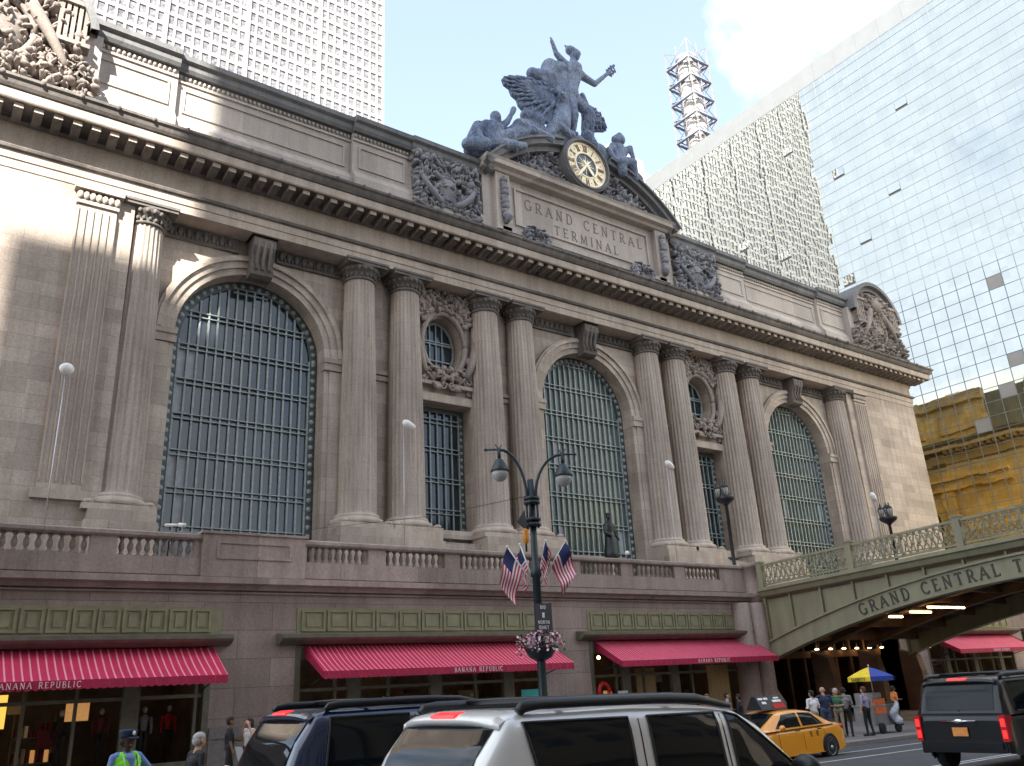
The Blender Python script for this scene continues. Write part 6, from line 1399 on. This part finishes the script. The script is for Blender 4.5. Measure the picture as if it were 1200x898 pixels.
# ---- parked motorcycle by the officer
mz = G(-42, -35.4); MC = thing('motorcycle', 'dark motorcycle with a chrome headlamp beside the police officer', 'motorcycle', (-42.0, -35.4, mz))
def mc(n, mt, fn): q = MB(); fn(q); return q.build(n, mt, MC)
for dx in (-.72, .72): mc('wheel', 'rubber', lambda q: q.lathe([(.2, -.05), (.3, -.055), (.31, 0), (.3, .055), (.2, .05)], (-42+dx, -35.4, mz+.31), 20, axis='y'))
mc('tank', 'blackpaint', lambda q: (q.ball((-41.85, -35.4, mz+.86), (.34, .17, .17), 0, 14, 10), q.ball((-42, -35.4, mz+.5), (.35, .17, .22), 0, 12, 8)))
mc('saddle', 'plastic', lambda q: q.tube([(-42.1, -35.4, mz+.82), (-42.5, -35.4, mz+.84), (-42.8, -35.4, mz+.92)], [.15, .16, .1], 10))
mc('handlebar', 'chrome', lambda q: (q.tube([(-41.6, -35.78, mz+1.12), (-41.45, -35.6, mz+1.08), (-41.45, -35.2, mz+1.08), (-41.6, -35.02, mz+1.12)], .02, 6), q.tube([(-41.45, -35.4, mz+1.05), (-41.28, -35.4, mz+.31)], .035, 6)))
mc('headlamp', 'chrome', lambda q: q.ball((-41.3, -35.4, mz+.98), (.1, .12, .12), 0, 12, 8))
mc('windscreen', 'lampglass', lambda q: q.add([(-41.38, -35.65, mz+1.1), (-41.38, -35.15, mz+1.1), (-41.5, -35.2, mz+1.45), (-41.5, -35.6, mz+1.45)], [(0, 1, 2, 3)]))

# ---- food cart and its umbrella
fx, fy = -14.6, -31.2; fz = WALK(fx)
FC = thing('food_cart', 'steel street food cart with orange food pictures on its side', 'food cart', (fx, fy, fz))
m = MB(); m.box(fx-.75, fx+.9, fy-.4, fy+.5, fz+.3, fz+1.0); m.box(fx-.8, fx+.95, fy-.45, fy+.55, fz+1.0, fz+1.06); m.box(fx-.7, fx-.05, fy-.35, fy+.4, fz+1.06, fz+1.5); m.build('cabinet', 'cartgrey', FC)
m = MB(); m.box(fx-.72, fx+.02, fy-.43, fy-.40, fz+.72, fz+1.28); m.box(fx-.70, fx-.1, fy-.40, fy-.36, fz+1.3, fz+1.48, 1); m.build('picture_panel', ['cartorange', 'cartgrey'], FC)
for dx in (-.5, .6):
    m = MB(); m.lathe([(.1, -.04), (.2, -.04), (.2, .04), (.1, .04)], (fx+dx, fy-.45, fz+.2), 16, axis='y'); m.build('wheel', 'rubber', FC)
m = MB(); m.box(fx+.2, fx+.9, fy-.3, fy+.4, fz+1.06, fz+1.12); m.tube([(fx+.95, fy-.3, fz+1.0), (fx+1.2, fy-.3, fz+1.05), (fx+1.2, fy+.3, fz+1.05), (fx+.95, fy+.3, fz+1.0)], .02, 6); m.build('griddle', 'black', FC)
UB = thing('umbrella', 'yellow and blue panelled umbrella over the food cart', 'umbrella', (fx, fy, fz+1.06)); ux_, uz_ = fx+.02, 2.56
pn = MB(); n = 6; UA = R(212)
for k in range(n):
    a0, a1 = UA+2*math.pi*k/n, UA+2*math.pi*(k+1)/n; mi = (k+1) % 2; r = .98
    R0 = [(ux_+r*t*c_, fy+r*t*s_, uz_-.36*t**1.25) for t in (.02, .35, .7, 1) for c_, s_ in ((math.cos(a0), math.sin(a0)), ((math.cos(a0)+math.cos(a1))/2, (math.sin(a0)+math.sin(a1))/2), (math.cos(a1), math.sin(a1)))]
    R0 += [(p[0], p[1], p[2]-.17) for p in R0[-3:]]
    pn.add(R0, [(3*i+j, 3*i+j+1, 3*i+j+4, 3*i+j+3) for i in range(4) for j in range(2)], mi, False)
pn.build('canopy', ['umby', 'umbb'], UB)
m = MB(); m.tube([(ux_, fy, fz+1.06), (ux_, fy, uz_+.06)], .022, 8); m.ball((ux_, fy, uz_+.06), .04, 0, 8, 6); m.build('pole', 'cartgrey', UB)
m = MB()
for k in (1, 3, 5):
    a0, a1 = UA+2*math.pi*k/n, UA+2*math.pi*(k+1)/n; a0, a1 = a0+.12, a1-.12; e0 = Vector((ux_+.98*math.cos(a0), fy+.98*math.sin(a0), uz_-.51)); e1 = Vector((ux_+.98*math.cos(a1), fy+.98*math.sin(a1), uz_-.51))
    d = (e1-e0).normalized(); h = .115; t_ = 'SABRETT'; wd = text_width(t_, h, .012); o = (e0+e1)/2-d*wd/2; nn = Vector((d.y, -d.x, 0)); text_line(m, t_, o+nn*.012, d, (0, 0, 1), nn, h, .012, wt=.22, dep=.006, serif=False)
m.build('lettering', 'lettering', UB)
m = MB(); bx, by = fx+.3, fy-.62
for k in range(9): a = k*.7; m.ball((bx+.12*math.cos(a), by+.08*math.sin(a), fz+.45+.07*k), (.2-.013*k, .16-.01*k, .15), 0, 8, 6)
tag(m.build('rubbish_bag', 'bag'), 'pale plastic bag hanging from the side of the food cart', 'bag')
